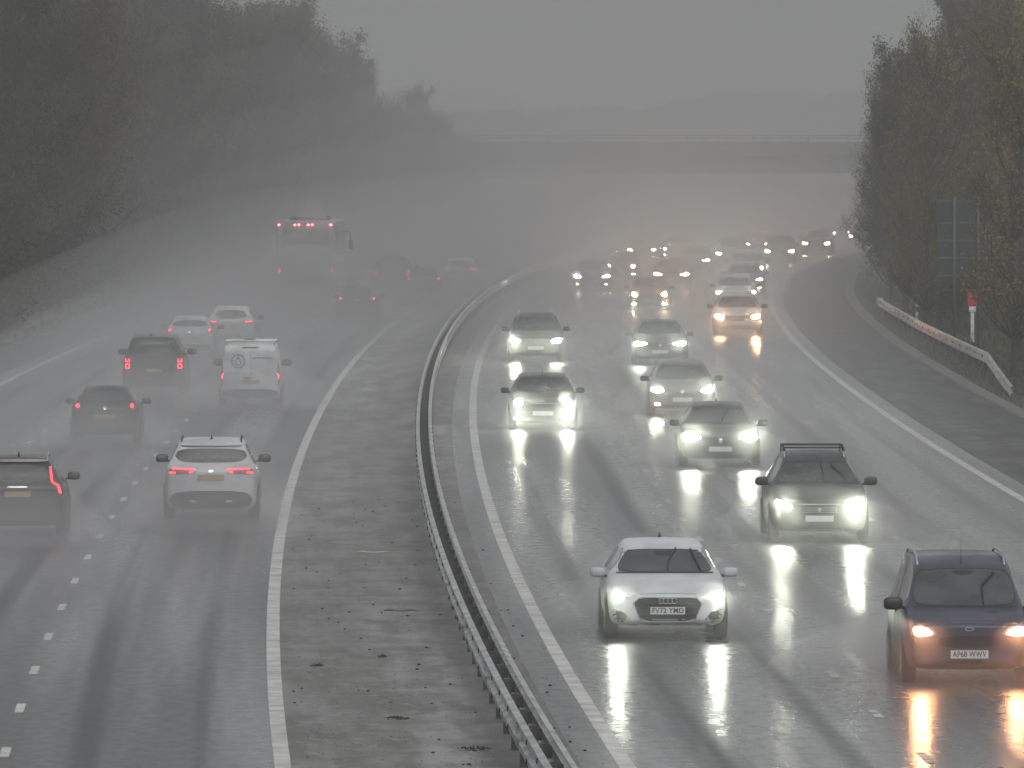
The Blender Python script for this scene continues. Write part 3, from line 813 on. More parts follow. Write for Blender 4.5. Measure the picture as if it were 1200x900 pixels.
    def wiper(s, pts):
        """wiper blade and arm lying on the windscreen: list of (x, z)"""
        bm = bmesh.new(); q = []
        for (a, b), (c, d) in zip(pts, pts[1:]):
            for i in range(6): t = i/6; q.append(s.hit('front', a+(c-a)*t, b+(d-b)*t)+Vector((0, .03, .012)))
        q.append(s.hit('front', *pts[-1])+Vector((0, .03, .012)))
        tube(bm, q, .013, 5); return obj('wiper', bm, M['black'], s.root)
    def line(s, name, pts, view, rad, m, out=.01):
        dr, _ = VIEW[view]; q = []
        for (a, b), (c, d) in zip(pts, pts[1:]):
            for i in range(8): t = i/8; q.append(s.hit(view, a+(c-a)*t, b+(d-b)*t)-dr*out)
        q.append(s.hit(view, *pts[-1])-dr*out)
        return obj(name, tube(bmesh.new(), q, rad, 5), m, s.root)
    def aerial(s, y, ln=.12, lean=.3, x=0, rad=.008):
        r = s.bvh.ray_cast(Vector((x, y, 5)), Vector((0,0,-1)))[0]
        bm = bmesh.new(); tube(bm, [r-Vector((0,0,.01)), r+Vector((0, -lean*ln*.5, ln*.5)), r+Vector((0, -lean*ln, ln))], [rad*1.8, rad, rad*.5], 5)
        return obj('aerial', bm, M['black'], s.root)
    def rails(s, cross=(), m='steel', ya=None, yb=None, hh=.06):
        ya = ya or s.L/2-s.wt-.25; yb = yb or -s.L/2+s.rr+.15; tops = {}
        for sg in (-1, 1):
            q = []
            for i in range(9):
                y = ya+(yb-ya)*i/8; x = sg*s.rw*.93; z = s.bvh.ray_cast(Vector((x, y, 5)), Vector((0,0,-1)))[0].z
                q.append(Vector((x, y, z+(hh if 0 < i < 8 else -.005))))
            obj('roof_rail', tube(bmesh.new(), q, .017, 6), M[m], s.root); tops[sg] = q
        for t in cross:
            y = ya+(yb-ya)*t; a = [min(tops[sg], key=lambda p: abs(p.y-y)) for sg in (-1, 1)]; z = a[0].z+.055
            bm = bmesh.new(); tube(bm, [(a[0].x-.02, y, z), (a[1].x+.02, y, z)], .016, 6)
            for p in a: bx_box(bm, (p.x, y, z-.03), (.05, .08, .07), .01)
            obj('crossbar', bm, M['black'], s.root)

def lampset(s, poly, m, lamp=None, fog=None, fogm=None, housing=True):
    """headlights with their bright lamp inside; remembers positions for the beams"""
    s.lamps = []
    for sg in (1, -1):
        p = poly if sg > 0 else mir(poly)
        h = s.patch('headlight', p, 'front', M['lampglass'], out=.006, rnd=1)
        lp = lamp or poly
        o = s.patch('lamp', lp if sg > 0 else mir(lp), 'front', m, out=.014, parent=h, rnd=1, depth=.01)
        c = sum((v.co for v in o.data.vertices), Vector())/len(o.data.vertices)
        s.lamps.append(c)
        if fog:
            s.patch('fog_lamp', fog if sg > 0 else mir(fog), 'front', fogm, out=.01, rnd=1, depth=.01)
def disc(x, z, rx, rz=None, n=16): return [(x+rx*math.cos(2*math.pi*i/n), z+(rz or rx)*math.sin(2*math.pi*i/n)) for i in range(n)]
def lower_front(s, m=None, z0=.19, z1=.30, w=.78):
    s.patch('lower_bumper', [(-w, z0+.03), (-w*.9, z0), (w*.9, z0), (w, z0+.03), (w*.92, z1), (-w*.92, z1)], 'front', m or M['black'], out=.006, rnd=1)
def tails(s, poly, m, lens=None):
    for sg in (1, -1):
        h = s.patch('tail_light', (lens or poly) if sg > 0 else mir(lens or poly), 'rear', M['redglass'], out=.007, rnd=1)
        if lens is not None or True:
            for q in (poly if isinstance(poly[0], list) else [poly]):
                s.patch('lamp', q if sg > 0 else mir(q), 'rear', m, out=.012, parent=h, rnd=0, depth=.004, grid=.05)
def beams(root, lamps, c, e, size=.09, spread=95, rz_=0, down=.8):
    for p in lamps:
        ld = bpy.data.lights.new('headlight_beam', 'SPOT'); ld.energy = e; ld.color = c; ld.shadow_soft_size = size; ld.spot_size = R(spread); ld.spot_blend = .8
        o = bpy.data.objects.new('headlight_beam', ld); col.objects.link(o); o.parent = root
        o.location = p+Vector((0, .09, 0)); o.rotation_euler = (R(90-down), 0, 0)

# --- approaching kinds
def k_hatch_white():
    s = Car(4.34, 1.816, 1.43, hf=.71, cz=.95, cy=1.15, wt=1.95, zt=1.315, rr=.72, rb=.22, rz=1.03, bz=.93, rw=.585)
    s.body.data.materials.append(paintm('white_paint', (.5,.52,.54)))
    s.windows(); s.wheels(); s.mirrors(paintm('white_paint', None), .965, 1.0); s.rearglass()
    lampset(s, [(.40,.665), (.80,.715), (.845,.665), (.81,.595), (.60,.60)], M['led'], [(.66,.69), (.80,.695), (.83,.66), (.79,.615), (.66,.625)])
    s.patch('grille', [(-.43,.645), (.43,.645), (.52,.555), (.40,.275), (-.40,.275), (-.52,.555)], 'front', M['dark'], out=.006, rnd=1)
    for z in (.33, .39, .50, .55): s.line('grille_bar', [(-.42, z), (.42, z)], 'front', .004, M['black'], .012)
    s.line('grille_frame', [(-.43,.645), (.43,.645), (.52,.555), (.40,.275), (-.40,.275), (-.52,.555), (-.43,.645)], 'front', .009, M['rim'], .006)
    s.both('side_intake', [(.60,.42), (.80,.44), (.83,.36), (.78,.27), (.64,.27)], 'front', M['dark'], out=.005)
    for sg in (1, -1): s.line('intake_trim', [(sg*.56,.30), (sg*.66,.43), (sg*.82,.46)], 'front', .010, M['chrome'], .012)
    lower_front(s, None, .17, .245); s.line('lip_trim', [(-.62,.232), (-.4,.212), (.4,.212), (.62,.232)], 'front', .011, M['chrome'], .014)
    s.line('bonnet_seam', [(-.42,.69), (0,.70), (.42,.69)], 'front', .004, M['dark'], .001)
    rg = bmesh.new(); y = s.hit('front', 0, .585).y+.03
    for k in range(4):
        cx = (k-1.5)*.066
        tube(rg, [(cx+.040*math.cos(a), y, .592+.040*math.sin(a)) for a in [2*math.pi*i/20 for i in range(21)]], .006, 5, False)
    obj('ring_badge', rg, M['chrome'], s.root)
    s.plate('front', .445, M['platew'], 'FV72 YMD')
    s.wiper([(-.05, .99), (-.07, 1.14), (-.20, 1.30)]); s.wiper([(-.55, 1.0), (-.47, 1.16), (-.42, 1.29)])
    s.aerial(-.9, .07, .8, rad=.02); s.patch('mirror_mount', [(-.10,1.20), (.10,1.20), (.14,1.27), (-.14,1.27)], 'front', M['black'], out=.012)
    tails(s, [(.45,.84), (.80,.86), (.8,.92), (.45,.90)], M['taildim'])
    return s
def k_van_blue():
    s = Car(4.16, 1.764, 1.73, hf=.87, cz=1.03, cy=.85, wt=1.50, zt=1.575, rr=.30, rb=.1, bz=1.0, rw=.655, tail='box', nose=.10, wr=.31, rt=1.70, wb=(.82,.6))
    pm = paintm('navy_paint', (.055,.055,.085)); s.body.data.materials.append(pm)
    s.windows(); s.wheels(); s.mirrors(M['black'], 1.08, 1.18)
    s.patch('rear_window', [(-.5,1.05),(.5,1.05),(.45,1.5),(-.45,1.5)], 'rear', M['glass'])
    lampset(s, [(.43,.715), (.50,.685), (.78,.665), (.80,.85), (.70,.85)], M['halo'], [(.50,.715), (.58,.69), (.76,.685), (.775,.80), (.66,.80)])
    s.patch('grille', [(-.40,.68), (.40,.68), (.44,.60), (.36,.52), (-.36,.52), (-.44,.60)], 'front', M['dark'], out=.006)
    s.patch('lower_grille', [(-.55,.34), (.55,.34), (.50,.22), (-.50,.22)], 'front', M['dark'], out=.006)
    s.both('side_intake', [(.62,.42), (.78,.44), (.79,.32), (.64,.30)], 'front', M['dark'], out=.005)
    b = s.patch('badge', disc(0, .775, .065, .028), 'front', M['chrome'], out=.012, rnd=0); b2 = s.patch('badge_face', disc(0, .775, .052, .019), 'front', paintm('badge_blue', (.03,.05,.16)), out=.016, rnd=0, parent=b)
    lower_front(s); s.plate('front', .425, M['platew'], 'AP68 WWV')
    s.wiper([(-.26, 1.08), (-.255, 1.32), (-.44, 1.49)]); s.line('bonnet_vent', [(-.42,.985), (-.28,.985)], 'front', .008, M['dark'], .006)
    s.aerial(.50, .36, .25, rad=.004); s.rails(ya=.45, yb=-1.7, hh=.05); s.line('bonnet_seam', [(-.66,.87), (0,.885), (.66,.87)], 'front', .004, M['dark'], .001)
    s.patch('sun_strip', [(-.18,1.525), (.18,1.525), (.10,1.47), (-.10,1.47)], 'front', M['black'], out=.012)
    tails(s, [(.72,.8), (.82,.8), (.80,1.15), (.72,1.15)], M['taildim'])
    return s
def k_suv_rack():
    s = Car(4.45, 1.84, 1.63, hf=.86, cz=1.06, cy=1.15, wt=1.85, zt=1.47, rr=.6, rb=.2, rz=1.12, bz=1.03, rw=.60, wr=.36)
    s.body.data.materials.append(paintm('charcoal_paint', (.05,.053,.055)))
    s.windows(); s.wheels(); s.mirrors(M['black'], 1.10, 1.08); s.rearglass()
    lampset(s, [(.44,.66), (.56,.60), (.82,.70), (.83,.84), (.76,.82)], M['led'], [(.50,.665), (.58,.63), (.80,.71), (.81,.80), (.72,.78)])
    s.patch('grille', [(-.36,.70), (.36,.70), (.43,.66), (.34,.53), (-.34,.53), (-.43,.66)], 'front', M['dark'], out=.006)
    s.line('grille_frame', [(-.44,.715), (.44,.715)], 'front', .010, M['chrome'], .012)
    for z in (.57,.61,.65): s.line('grille_bar', [(-.33, z), (.33, z)], 'front', .006, M['rim'], .012)
    s.patch('badge', [(-.035,.58),(.035,.58),(.03,.66),(-.03,.66)], 'front', M['chrome'], out=.02)
    s.patch('lower_grille', [(-.52,.36), (.52,.36), (.58,.26), (-.58,.26)], 'front', M['dark'], out=.006)
    lower_front(s, M['steel'], .18, .235, .5); s.plate('front', .45, M['platew'])
    s.wiper([(-.15, 1.10), (-.10, 1.42)]); s.wiper([(-.57, 1.13), (-.28, 1.40)])
    s.rails(cross=(.12,.45,.8), hh=.07); s.line('bonnet_seam', [(-.6,.88), (0,.90), (.6,.88)], 'front', .004, M['dark'], .001)
    tails(s, [(.5,.9), (.82,.9), (.82,.98), (.5,.98)], M['taildim'])
    return s
def k_small():
    s = Car(3.82, 1.727, 1.414, hf=.78, cz=.96, cy=1.02, wt=1.5, zt=1.32, rr=.38, rb=.14, rz=.98, bz=.93, rw=.60, wr=.31, nose=.10)
    s.body.data.materials.append(paintm('graphite_paint', (.07,.075,.07)))
    s.windows(); s.wheels(); s.mirrors(M['black'], .985, 1.0); s.rearglass()
    lampset(s, disc(.625, .70, .115, .105), M['led'], disc(.625, .70, .10, .09), [(.56,.335), (.71,.335), (.71,.275), (.56,.275)], M['led2'])
    s.patch('grille', [(-.42,.60), (-.34,.66), (.34,.66), (.42,.60), (.40,.36), (.34,.28), (-.34,.28), (-.40,.36)], 'front', M['dark'], out=.006)
    s.line('grille_frame', [(-.44,.60), (-.35,.675), (.35,.675), (.44,.60)], 'front', .009, M['chrome'], .01)
    s.patch('badge', disc(0, .735, .05, .02), 'front', M['chrome'], out=.012, rnd=0)
    lower_front(s); s.plate('front', .43, M['platew'])
    s.patch('mirror_mount', [(-.10,1.22), (.10,1.22), (.16,1.29), (-.16,1.29)], 'front', M['black'], out=.012)
    s.aerial(.25, .22, .5, rad=.005); s.line('bonnet_seam', [(-.36,.76), (0,.775), (.36,.76)], 'front', .004, M['dark'], .001)
    tails(s, [(.66,.7), (.76,.7), (.76,.88), (.66,.88)], M['taildim'])
    return s
def k_saloon(lm='led'):
    s = Car(4.62, 1.81, 1.44, hf=.72, cz=.96, cy=1.2, wt=1.98, zt=1.33, rr=.98, rb=.48, rz=1.02, bz=.94, rw=.575, tail='saloon', wr=.33)
    s.body.data.materials.append(paintm('dark_grey_paint', (.045,.047,.05)))
    s.windows(); s.wheels(); s.mirrors(M['black'], .985, 1.0); s.rearglass()
    lampset(s, [(.40,.69), (.62,.64), (.80,.64), (.845,.70), (.80,.75), (.62,.73)], M[lm])
    s.patch('grille', [(-.36,.68), (.36,.68), (.42,.60), (.34,.50), (-.34,.50), (-.42,.60)], 'front', M['dark'], out=.006)
    s.patch('badge', disc(0, .62, .05), 'front', M['chrome'], out=.014, rnd=0)
    s.patch('lower_grille', [(-.5,.36), (.5,.36), (.56,.24), (-.56,.24)], 'front', M['dark'], out=.006)
    lower_front(s); s.plate('front', .43, M['platew']); s.wiper([(-.05, 1.0), (-.22, 1.27)]); s.aerial(-.9, .06, .8, rad=.02)
    tails(s, [(.45,.84), (.80,.84), (.8,.91), (.45,.91)], M['taildim'])
    return s
def k_crossover(lm='halo', fog=False):
    s = Car(4.38, 1.82, 1.62, hf=.84, cz=1.04, cy=1.1, wt=1.8, zt=1.46, rr=.6, rb=.2, rz=1.1, bz=1.01, rw=.60, wr=.35)
    s.body.data.materials.append(paintm('silver_paint', (.36,.37,.38)))
    s.windows(); s.wheels(); s.mirrors(M['black'], 1.08, 1.05); s.rearglass()
    lampset(s, [(.50,.72), (.58,.64), (.80,.66), (.83,.78), (.70,.80)], M[lm])
    s.patch('grille', [(-.42,.74), (.42,.74), (.46,.66), (.38,.55), (-.38,.55), (-.46,.66)], 'front', M['dark'], out=.006)
    s.patch('badge', disc(0, .665, .055), 'front', M['chrome'], out=.014, rnd=0)
    s.patch('lower_grille', [(-.5,.40), (.5,.40), (.56,.26), (-.56,.26)], 'front', M['dark'], out=.006)
    lower_front(s); s.plate('front', .47, M['platew']); s.rails()
    tails(s, [(.6,.9), (.82,.9), (.82,1.02), (.6,1.02)], M['taildim'])
    return s
def k_hatch_fog():
    s = Car(4.25, 1.79, 1.46, hf=.72, cz=.97, cy=1.1, wt=1.85, zt=1.34, rr=.6, rb=.2, rz=1.02, bz=.94, rw=.585)
    s.body.data.materials.append(paintm('mid_grey_paint', (.11,.11,.115)))
    s.windows(); s.wheels(); s.mirrors(M['black'], .985, 1.0); s.rearglass()
    lampset(s, [(.48,.69), (.62,.64), (.80,.66), (.84,.74), (.72,.77)], M['led'], None, [(.60,.36), (.74,.36), (.74,.30), (.60,.30)], M['fogw'])
    s.patch('grille', [(-.34,.62), (.34,.62), (.44,.45), (.40,.30), (-.40,.30), (-.44,.45)], 'front', M['dark'], out=.006)
    s.patch('badge', disc(0, .67, .05), 'front', M['chrome'], out=.014, rnd=0)
    lower_front(s); s.plate('front', .45, M['platew']); s.wiper([(-.05, 1.02), (-.25, 1.28)]); s.wiper([(-.55, 1.02), (-.45, 1.26)])
    tails(s, [(.6,.84), (.80,.84), (.8,.94), (.6,.94)], M['taildim'])
    return s
# --- receding kinds
def k_cross_white():
    s = Car(4.42, 1.84, 1.59, hf=.82, cz=1.05, cy=1.1, wt=1.85, zt=1.47, rr=.52, rb=.24, rz=1.12, bz=1.01, rw=.63, wr=.36)
    s.body.data.materials.append(paintm('pearl_white_paint', (.45,.46,.47)))
    s.windows(); s.wheels(); s.mirrors(M['black'], 1.12, 1.08)
    s.rearglass([(-.62,1.17), (-.42,1.13), (.42,1.13), (.62,1.17), (.70,1.27), (.60,1.40), (-.60,1.40), (-.70,1.27)])
    lens = [(.30,.985), (.34,.93), (.80,.90), (.88,.97), (.80,1.03)]
    tails(s, [[(.32,.985), (.76,1.005), (.76,1.025), (.34,1.015)], [(.32,.985), (.40,.985), (.44,.935), (.38,.935)], [(.70,.925), (.82,.925), (.82,.955), (.70,.955)]], M['tail'], lens)
    s.plate('rear', .84, M['platey'], None); s.patch('badge', disc(0, .96, .05), 'rear', M['chrome'], out=.014, rnd=0)
    s.patch('tailgate_crease', [(-.45,.90), (.45,.90), (.30,.72), (-.30,.72)], 'rear', M['pearl'] if 'pearl' in M else paintm('pearl_white_paint', None), out=.004)
    s.patch('lower_bumper', [(-.84,.42), (-.66,.58), (.66,.58), (.84,.42), (.72,.24), (-.72,.24)], 'rear', M['black'], out=.008, rnd=1)
    for sg in (1, -1): s.patch('exhaust_trim', [(sg*.28,.35), (sg*.42,.36), (sg*.42,.40), (sg*.28,.39)][::sg], 'rear', M['chrome'], out=.016, rnd=1)
    s.rails(m='black', hh=.05); s.aerial(-1.35, .08, .8, rad=.018)
    s.patch('spoiler', [(-.62,1.455), (.62,1.455), (.60,1.50), (-.60,1.50)], 'rear', paintm('pearl_white_paint', None), out=.06)
    lampset(s, [(.50,.72), (.58,.64), (.80,.66), (.83,.78), (.70,.80)], M['drl'])
    return s
def k_cross_black():
    s = Car(4.42, 1.86, 1.58, hf=.80, cz=1.03, cy=1.15, wt=1.9, zt=1.44, rr=.5, rb=.22, rz=1.12, bz=1.0, rw=.62, wr=.36)
    s.body.data.materials.append(paintm('black_brown_paint', (.025,.023,.022)))
    s.windows(); s.wheels(); s.mirrors(M['black'], 1.10, 1.08)
    s.rearglass([(-.62,1.06), (.62,1.06), (.58,1.41), (-.58,1.41)])
    tails(s, [[(.62,1.38), (.655,1.38), (.70,1.08), (.665,1.08)], [(.665,1.10), (.70,1.06), (.83,.98), (.81,1.03)], [(.79,1.02), (.83,1.02), (.875,.86), (.83,.86)]], M['tail'], [(.60,1.40), (.67,1.40), (.72,1.12), (.86,1.03), (.89,.84), (.80,.84), (.76,.98), (.64,1.06)])
    s.plate('rear', .84, M['platey'], None); s.patch('badge', [(-.2,.97),(.2,.97),(.2,1.0),(-.2,1.0)], 'rear', M['chrome'], out=.01)
    s.patch('lower_bumper', [(-.84,.40), (-.7,.52), (.7,.52), (.84,.40), (.72,.24), (-.72,.24)], 'rear', M['black'], out=.008, rnd=1)
    s.rails(m='steel', hh=.04); s.aerial(-1.3, .09, .5, rad=.02)
    s.patch('roof_panel', [(-.6,1.47), (.6,1.47), (.58,1.52), (-.58,1.52)], 'rear', paintm('grey_roof_paint', (.3,.29,.27)), out=.05)
    return s
def k_hatch_dark():
    s = Car(4.2, 1.79, 1.45, hf=.72, cz=.97, cy=1.1, wt=1.85, zt=1.33, rr=.6, rb=.22, rz=1.02, bz=.93, rw=.57)
    s.body.data.materials.append(paintm('black_paint', (.025,.025,.028)))
    s.windows(); s.wheels(); s.mirrors(M['black'], 1.0, 1.05); s.rearglass()
    tails(s, [disc(.70, .96, .05)], M['tail'], [(.60,.88), (.82,.88), (.83,.99), (.66,1.04)])
    s.plate('rear', .68, M['platey']); s.patch('badge', disc(0, .9, .045), 'rear', M['chrome'], out=.014, rnd=0)
    s.patch('lower_bumper', [(-.8,.40), (-.7,.46), (.7,.46), (.8,.40), (.7,.22), (-.7,.22)], 'rear', M['black'], out=.008, rnd=1)
    return s
def k_4x4():
    s = Car(4.85, 1.96, 1.88, hf=1.02, cz=1.22, cy=1.2, wt=1.8, zt=1.76, rr=.22, rb=.08, bz=1.18, rw=.70, tail='box', wr=.39, rt=1.84, zb=.28)
    s.body.data.materials.append(paintm('dark_green_paint', (.03,.033,.033)))
    s.windows(); s.wheels(); s.mirrors(M['black'], 1.30, 1.3)
    s.patch('rear_window', [(-.60,1.20), (.60,1.20), (.56,1.68), (-.56,1.68)], 'rear', M['glass'], out=.01)
    x = .82
    tails(s, [[(x-.07,1.16), (x-.04,1.16), (x-.04,1.08), (x+.04,1.08), (x+.04,1.16), (x+.07,1.16), (x+.07,1.05), (x-.07,1.05)],
              [(x-.07,1.0), (x+.05,1.0), (x+.07,.97), (x+.07,.85), (x-.07,.85), (x-.07,.99), (x-.04,.97), (x-.04,.88), (x+.04,.88), (x+.04,.97), (x-.07,.97)]], M['tail'], [(x-.09,1.19), (x+.09,1.19), (x+.09,.82), (x-.09,.82)])
    s.plate('rear', .78, M['platey']); s.aerial(-1.9, .10, .4, x=-.1, rad=.02)
    s.patch('lower_bumper', [(-.88,.60), (.88,.60), (.8,.34), (-.8,.34)], 'rear', M['black'], out=.02, rnd=1)
    sp = s.patch('handle_trim', [(-.3,.98), (.3,.98), (.3,1.02), (-.3,1.02)], 'rear', M['black'], out=.02)
    return s
def k_van_white():
    s = Car(4.45, 1.84, 1.86, hf=.92, cz=1.12, cy=.95, wt=1.65, zt=1.70, rr=.16, rb=.06, bz=1.05, rw=.79, tail='box', wr=.33, rt=1.83)
    s.body.data.materials.append(paintm('van_white_paint', (.47,.48,.49)))
    s.windows(side=False); s.wheels(); s.mirrors(M['black'], 1.22, 1.35, y=.95)
    for vw in ('left', 'right'): s.patch('side_window', [(.95,1.12), (.35,1.12), (.35,1.58), (.62,1.60)], vw, M['glass'])
    tails(s, [[(.80,.97), (.825,.98), (.86,.86), (.83,.85)], [(.84,.93),(.865,.92),(.845,.80),(.82,.80)]], M['tail'], [(.80,1.28), (.855,1.28), (.885,.60), (.82,.58)])
    s.patch('door_seam', [(-.004,.45), (.004,.45), (.004,1.66), (-.004,1.66)], 'rear', M['dark'], out=.003, rnd=0)
    for z in (.42, 1.66): s.line('door_seam', [(-.72, z), (.72, z)], 'rear', .005, M['dark'], .0)
    y = s.hit('rear', -.36, 1.36).y
    lg = bmesh.new(); gm = mat('logo_grey', (.03,.04,.04), .5)
    n = 16
    for k in range(n):
        a0 = 2*math.pi*(k+.12)/n; a1 = 2*math.pi*(k+.88)/n
        for r0, r1 in ((.175, .215),):
            q = [(-.36+r*math.sin(a), 1.33+r*math.cos(a)) for r, a in ((r0,a0),(r1,a0),(r1,a1),(r0,a1))]
            lg.faces.new([lg.verts.new(s.hit('rear', *p)-Vector((0,.006,0))) for p in q])
    0 and tube(lg, [s.hit('rear', -.36+.155*math.sin(a), 1.33+.155*math.cos(a))-Vector((0,.004,0)) for a in [2*math.pi*i/24 for i in range(25)]], .008, 4, False)
    dp = [(0,.125), (.045,.05), (.082,-.01), (.08,-.06), (.045,-.10), (0,-.112), (-.045,-.10), (-.08,-.06), (-.082,-.01), (-.045,.05), (0,.125)]
    tube(lg, [s.hit('rear', -.36+a, 1.33+b)-Vector((0,.006,0)) for a, b in dp], .014, 4, False)
    obj('drop_logo', lg, gm, s.root, False)
    s.patch('sign_line', [(.18,1.42), (.68,1.42), (.68,1.45), (.18,1.45)], 'rear', gm, out=.004, rnd=0)
    s.patch('sign_dot', disc(.10, 1.425, .03), 'rear', gm, out=.004, rnd=0)
    s.line('third_brake_light', [(-.24,1.74), (.24,1.74)], 'rear', .018, M['dark'], .012)
    s.line('door_crease', [(-.7,.98), (.7,.98)], 'rear', .008, paintm('van_white_paint', None), .0)
    s.plate('rear', .72, M['platey']); s.patch('door_handle', [(-.2,.86),(.02,.86),(.02,.80),(-.2,.80)], 'rear', M['black'], out=.015)
    s.patch('lower_bumper', [(-.86,.50), (.86,.50), (.8,.24), (-.8,.24)], 'rear', M['black'], out=.03, rnd=1)
    rk = bmesh.new()
    for y in (-1.95, -.9, .15):
        tube(rk, [(-.76, y, 1.93), (.76, y, 1.93)], .022, 6)
        for sg in (-1, 1): bx_box(rk, (sg*.70, y, 1.87), (.06, .08, .14), .01)
    obj('roof_rack', rk, M['steel'], s.root, False)
    bm = bmesh.new(); tube(bm, [(-.24,-1.9,1.90), (-.16,-1.9,1.97), (.10,-1.9,1.98), (.2,-1.9,1.92)], .018, 5); obj('ladder_clamp', bm, M['black'], s.root)
    return s
def k_estate_white():
    s = Car(4.7, 1.83, 1.47, hf=.73, cz=.97, cy=1.2, wt=1.95, zt=1.34, rr=.55, rb=.2, rz=1.04, bz=.94, rw=.60)
    s.body.data.materials.append(paintm('bright_white_paint', (.5,.51,.52)))
    s.windows(); s.wheels(); s.mirrors(M['black'], 1.0, 1.05); s.rearglass([(-.60,1.02), (.60,1.02), (.50,1.33), (-.50,1.33)])
    tails(s, [[(.52,.93), (.80,.95), (.80,.90), (.56,.88)]], M['tail'], [(.50,.95), (.82,.98), (.82,.86), (.54,.84)])
    s.plate('rear', .70, M['platey'])
    s.patch('lower_bumper', [(-.8,.40), (.8,.40), (.7,.22), (-.7,.22)], 'rear', M['black'], out=.008, rnd=1)
    return s
def coach():
    root = empty('coach')
    root_w = 2.5; Hh = 3.75; bm = bmesh.new()
    bx_box(bm, (0, 0, (.35+Hh)/2), (root_w, 12, Hh-.35), .12); o = obj('body', bm, paintm('coach_cream_paint', (.22,.22,.21)), root)
    obj('rear_window', box((0, -6.0, 3.1), (1.95, .03, .72), .01), M['glass'], root)
    obj('rear_panel', box((0, -6.0, 2.2), (2.1, .02, .7), .008), paintm('coach_grey_paint', (.17,.17,.165)), root)
    obj('engine_grille', box((0, -6.0, 1.15), (1.7, .03, .8), .01), M['dark'], root)
    for k in range(5): obj('grille_bar', box((0, -6.02, .85+k*.15), (1.66, .02, .03)), M['black'], root)
    obj('bumper', box((0, -6.02, .55), (2.44, .12, .36), .04), M['black'], root)
    for x in (-1.13, -.45, -.28, .12, .29, 1.08): obj('marker_light', box((x, -6.02, 3.58), (.09, .03, .06), .01), emis('coach_red_%d' % int(x*100), (1,.05,.07), 36), root)
    for x, m in ((-1.12, 'tail'), (1.12, 'taildim')):
        l = obj('tail_light', box((x, -6.01, 1.55), (.14, .03, .55), .01), M['redglass'], root); obj('lamp', box((x, -6.028, 1.62), (.1, .02, .16), .008), M[m], l)
    for sg in (-1, 1):
        obj('side_glazing', box((sg*1.25, .2, 2.75), (.02, 10.8, 1.0), .008), M['glass'], root)
        for y in (4.0, -3.4):
            b = bmesh.new(); bmesh.ops.create_cone(b, cap_ends=True, segments=28, radius1=.5, radius2=.5, depth=.3, matrix=Matrix.Rotation(R(90), 4, 'Y'))
            wo = obj('wheel', b, M['rubber'], root, False); wo.location = (sg*1.09, y, .5)
            b = bmesh.new(); bmesh.ops.create_cone(b, cap_ends=True, segments=20, radius1=.28, radius2=.2, depth=.06, matrix=Matrix.Translation((sg*.16, 0, 0)) @ Matrix.Rotation(R(90*sg), 4, 'Y')); obj('rim', b, M['rim'], wo, False)
        b = bmesh.new(); tube(b, [(sg*1.2, 5.9, 3.2), (sg*1.45, 6.1, 3.15), (sg*1.48, 6.1, 2.8)], .03, 6); bx_box(b, (sg*1.48, 6.08, 2.6), (.2, .1, .42), .04); obj('wing_mirror', b, M['black'], root, False)
    obj('windscreen', box((0, 6.0, 2.4), (2.2, .03, 1.7), .01), M['glass'], root); obj('roof_pod', box((0, -1, 3.8), (1.6, 3.2, .18), .06), M['black'], root)
    obj('number_plate', box((0, -6.09, .62), (.52, .02, .11)), M['platey'], root)
    return root

# ---------------------------------------------------------------- vehicles: placing
used = {}
PCOL = {'silver': (.38,.39,.40), 'white': (.5,.51,.52), 'black': (.025,.025,.028), 'darkgrey': (.05,.052,.055), 'grey': (.13,.135,.14), 'blue': (.035,.05,.10), 'red': (.20,.02,.02), 'brown': (.06,.045,.035), 'pale': (.45,.46,.46)}
LCOL = {'ledx': (.94,1,.80), 'led': (.93,1,.82), 'led2': (.93,1,.85), 'halo': (1,.44,.20), 'halox': (1,.55,.27)}
def place(kind, px, py, label, cat, away, lamp=None, pcol=None, e=0, group=None, one=None, turn=0, name='car', scale=1.0):
    first = kind not in used
    if first: used[kind] = KINDS[kind]()
    s = used[kind]; src = s if kind == 'coach' else s.root
    if first: r = src
    else:
        r = copy_tree(used[kind+'_p'])
        for c in [c for c in col.objects if c.parent == r and c.type == 'LIGHT']: bpy.data.objects.remove(c)
    if first:                                             # pristine description of the tree is kept by copying before lights are added
        used[kind+'_p'] = src
    r.name = name
    p = ground(px, py); r.location = p
    a = tang(p.y); r.rotation_euler = (0, 0, (-a if away else math.pi-a)+R(turn)); r.scale = (scale,)*3
    # the pixel names the near end of the vehicle: slide it along the road by half its length
    Lh = 6 if kind == 'coach' else s.L/2-.8
    r.location += Vector((math.sin(a), math.cos(a), 0))*Lh
    tag(r, label, cat, group)
    ch = [c for c in col.objects if c.parent == r]
    if pcol:
        m = paintm('%s_car_paint' % pcol, PCOL[pcol])
        for c in ch:
            if c.name.split('.')[0] == 'body': c.material_slots[0].link = 'OBJECT'; c.material_slots[0].material = m
    if lamp:
        hl = [c for c in ch if c.name.startswith('headlight') and c.type == 'MESH']
        for i, c in enumerate(hl):
            for l in [x for x in col.objects if x.parent == c]:
                l.material_slots[0].link = 'OBJECT'
                l.material_slots[0].material = M[lamp] if not (one is not None and one == i) else M['drl']
    if e and kind != 'coach':
        lm = lamp or 'led'
        lamps = [q for i, q in enumerate(s.lamps) if not (one is not None and i == one)]
        beams(r, lamps, LCOL[lm], e)
    vehicles.append((r, away, p))
    return r
vehicles = []
KINDS = dict(a3=k_hatch_white, van=k_van_blue, rack=k_suv_rack, small=k_small, saloon=k_saloon, cross=k_crossover, hfog=k_hatch_fog,
             cw=k_cross_white, cb=k_cross_black, hd=k_hatch_dark, fx=k_4x4, vw=k_van_white, est=k_estate_white, coach=coach)
GI, GO = 'vehicles approaching with headlights on', 'vehicles driving away in the spray'
E_ = 60
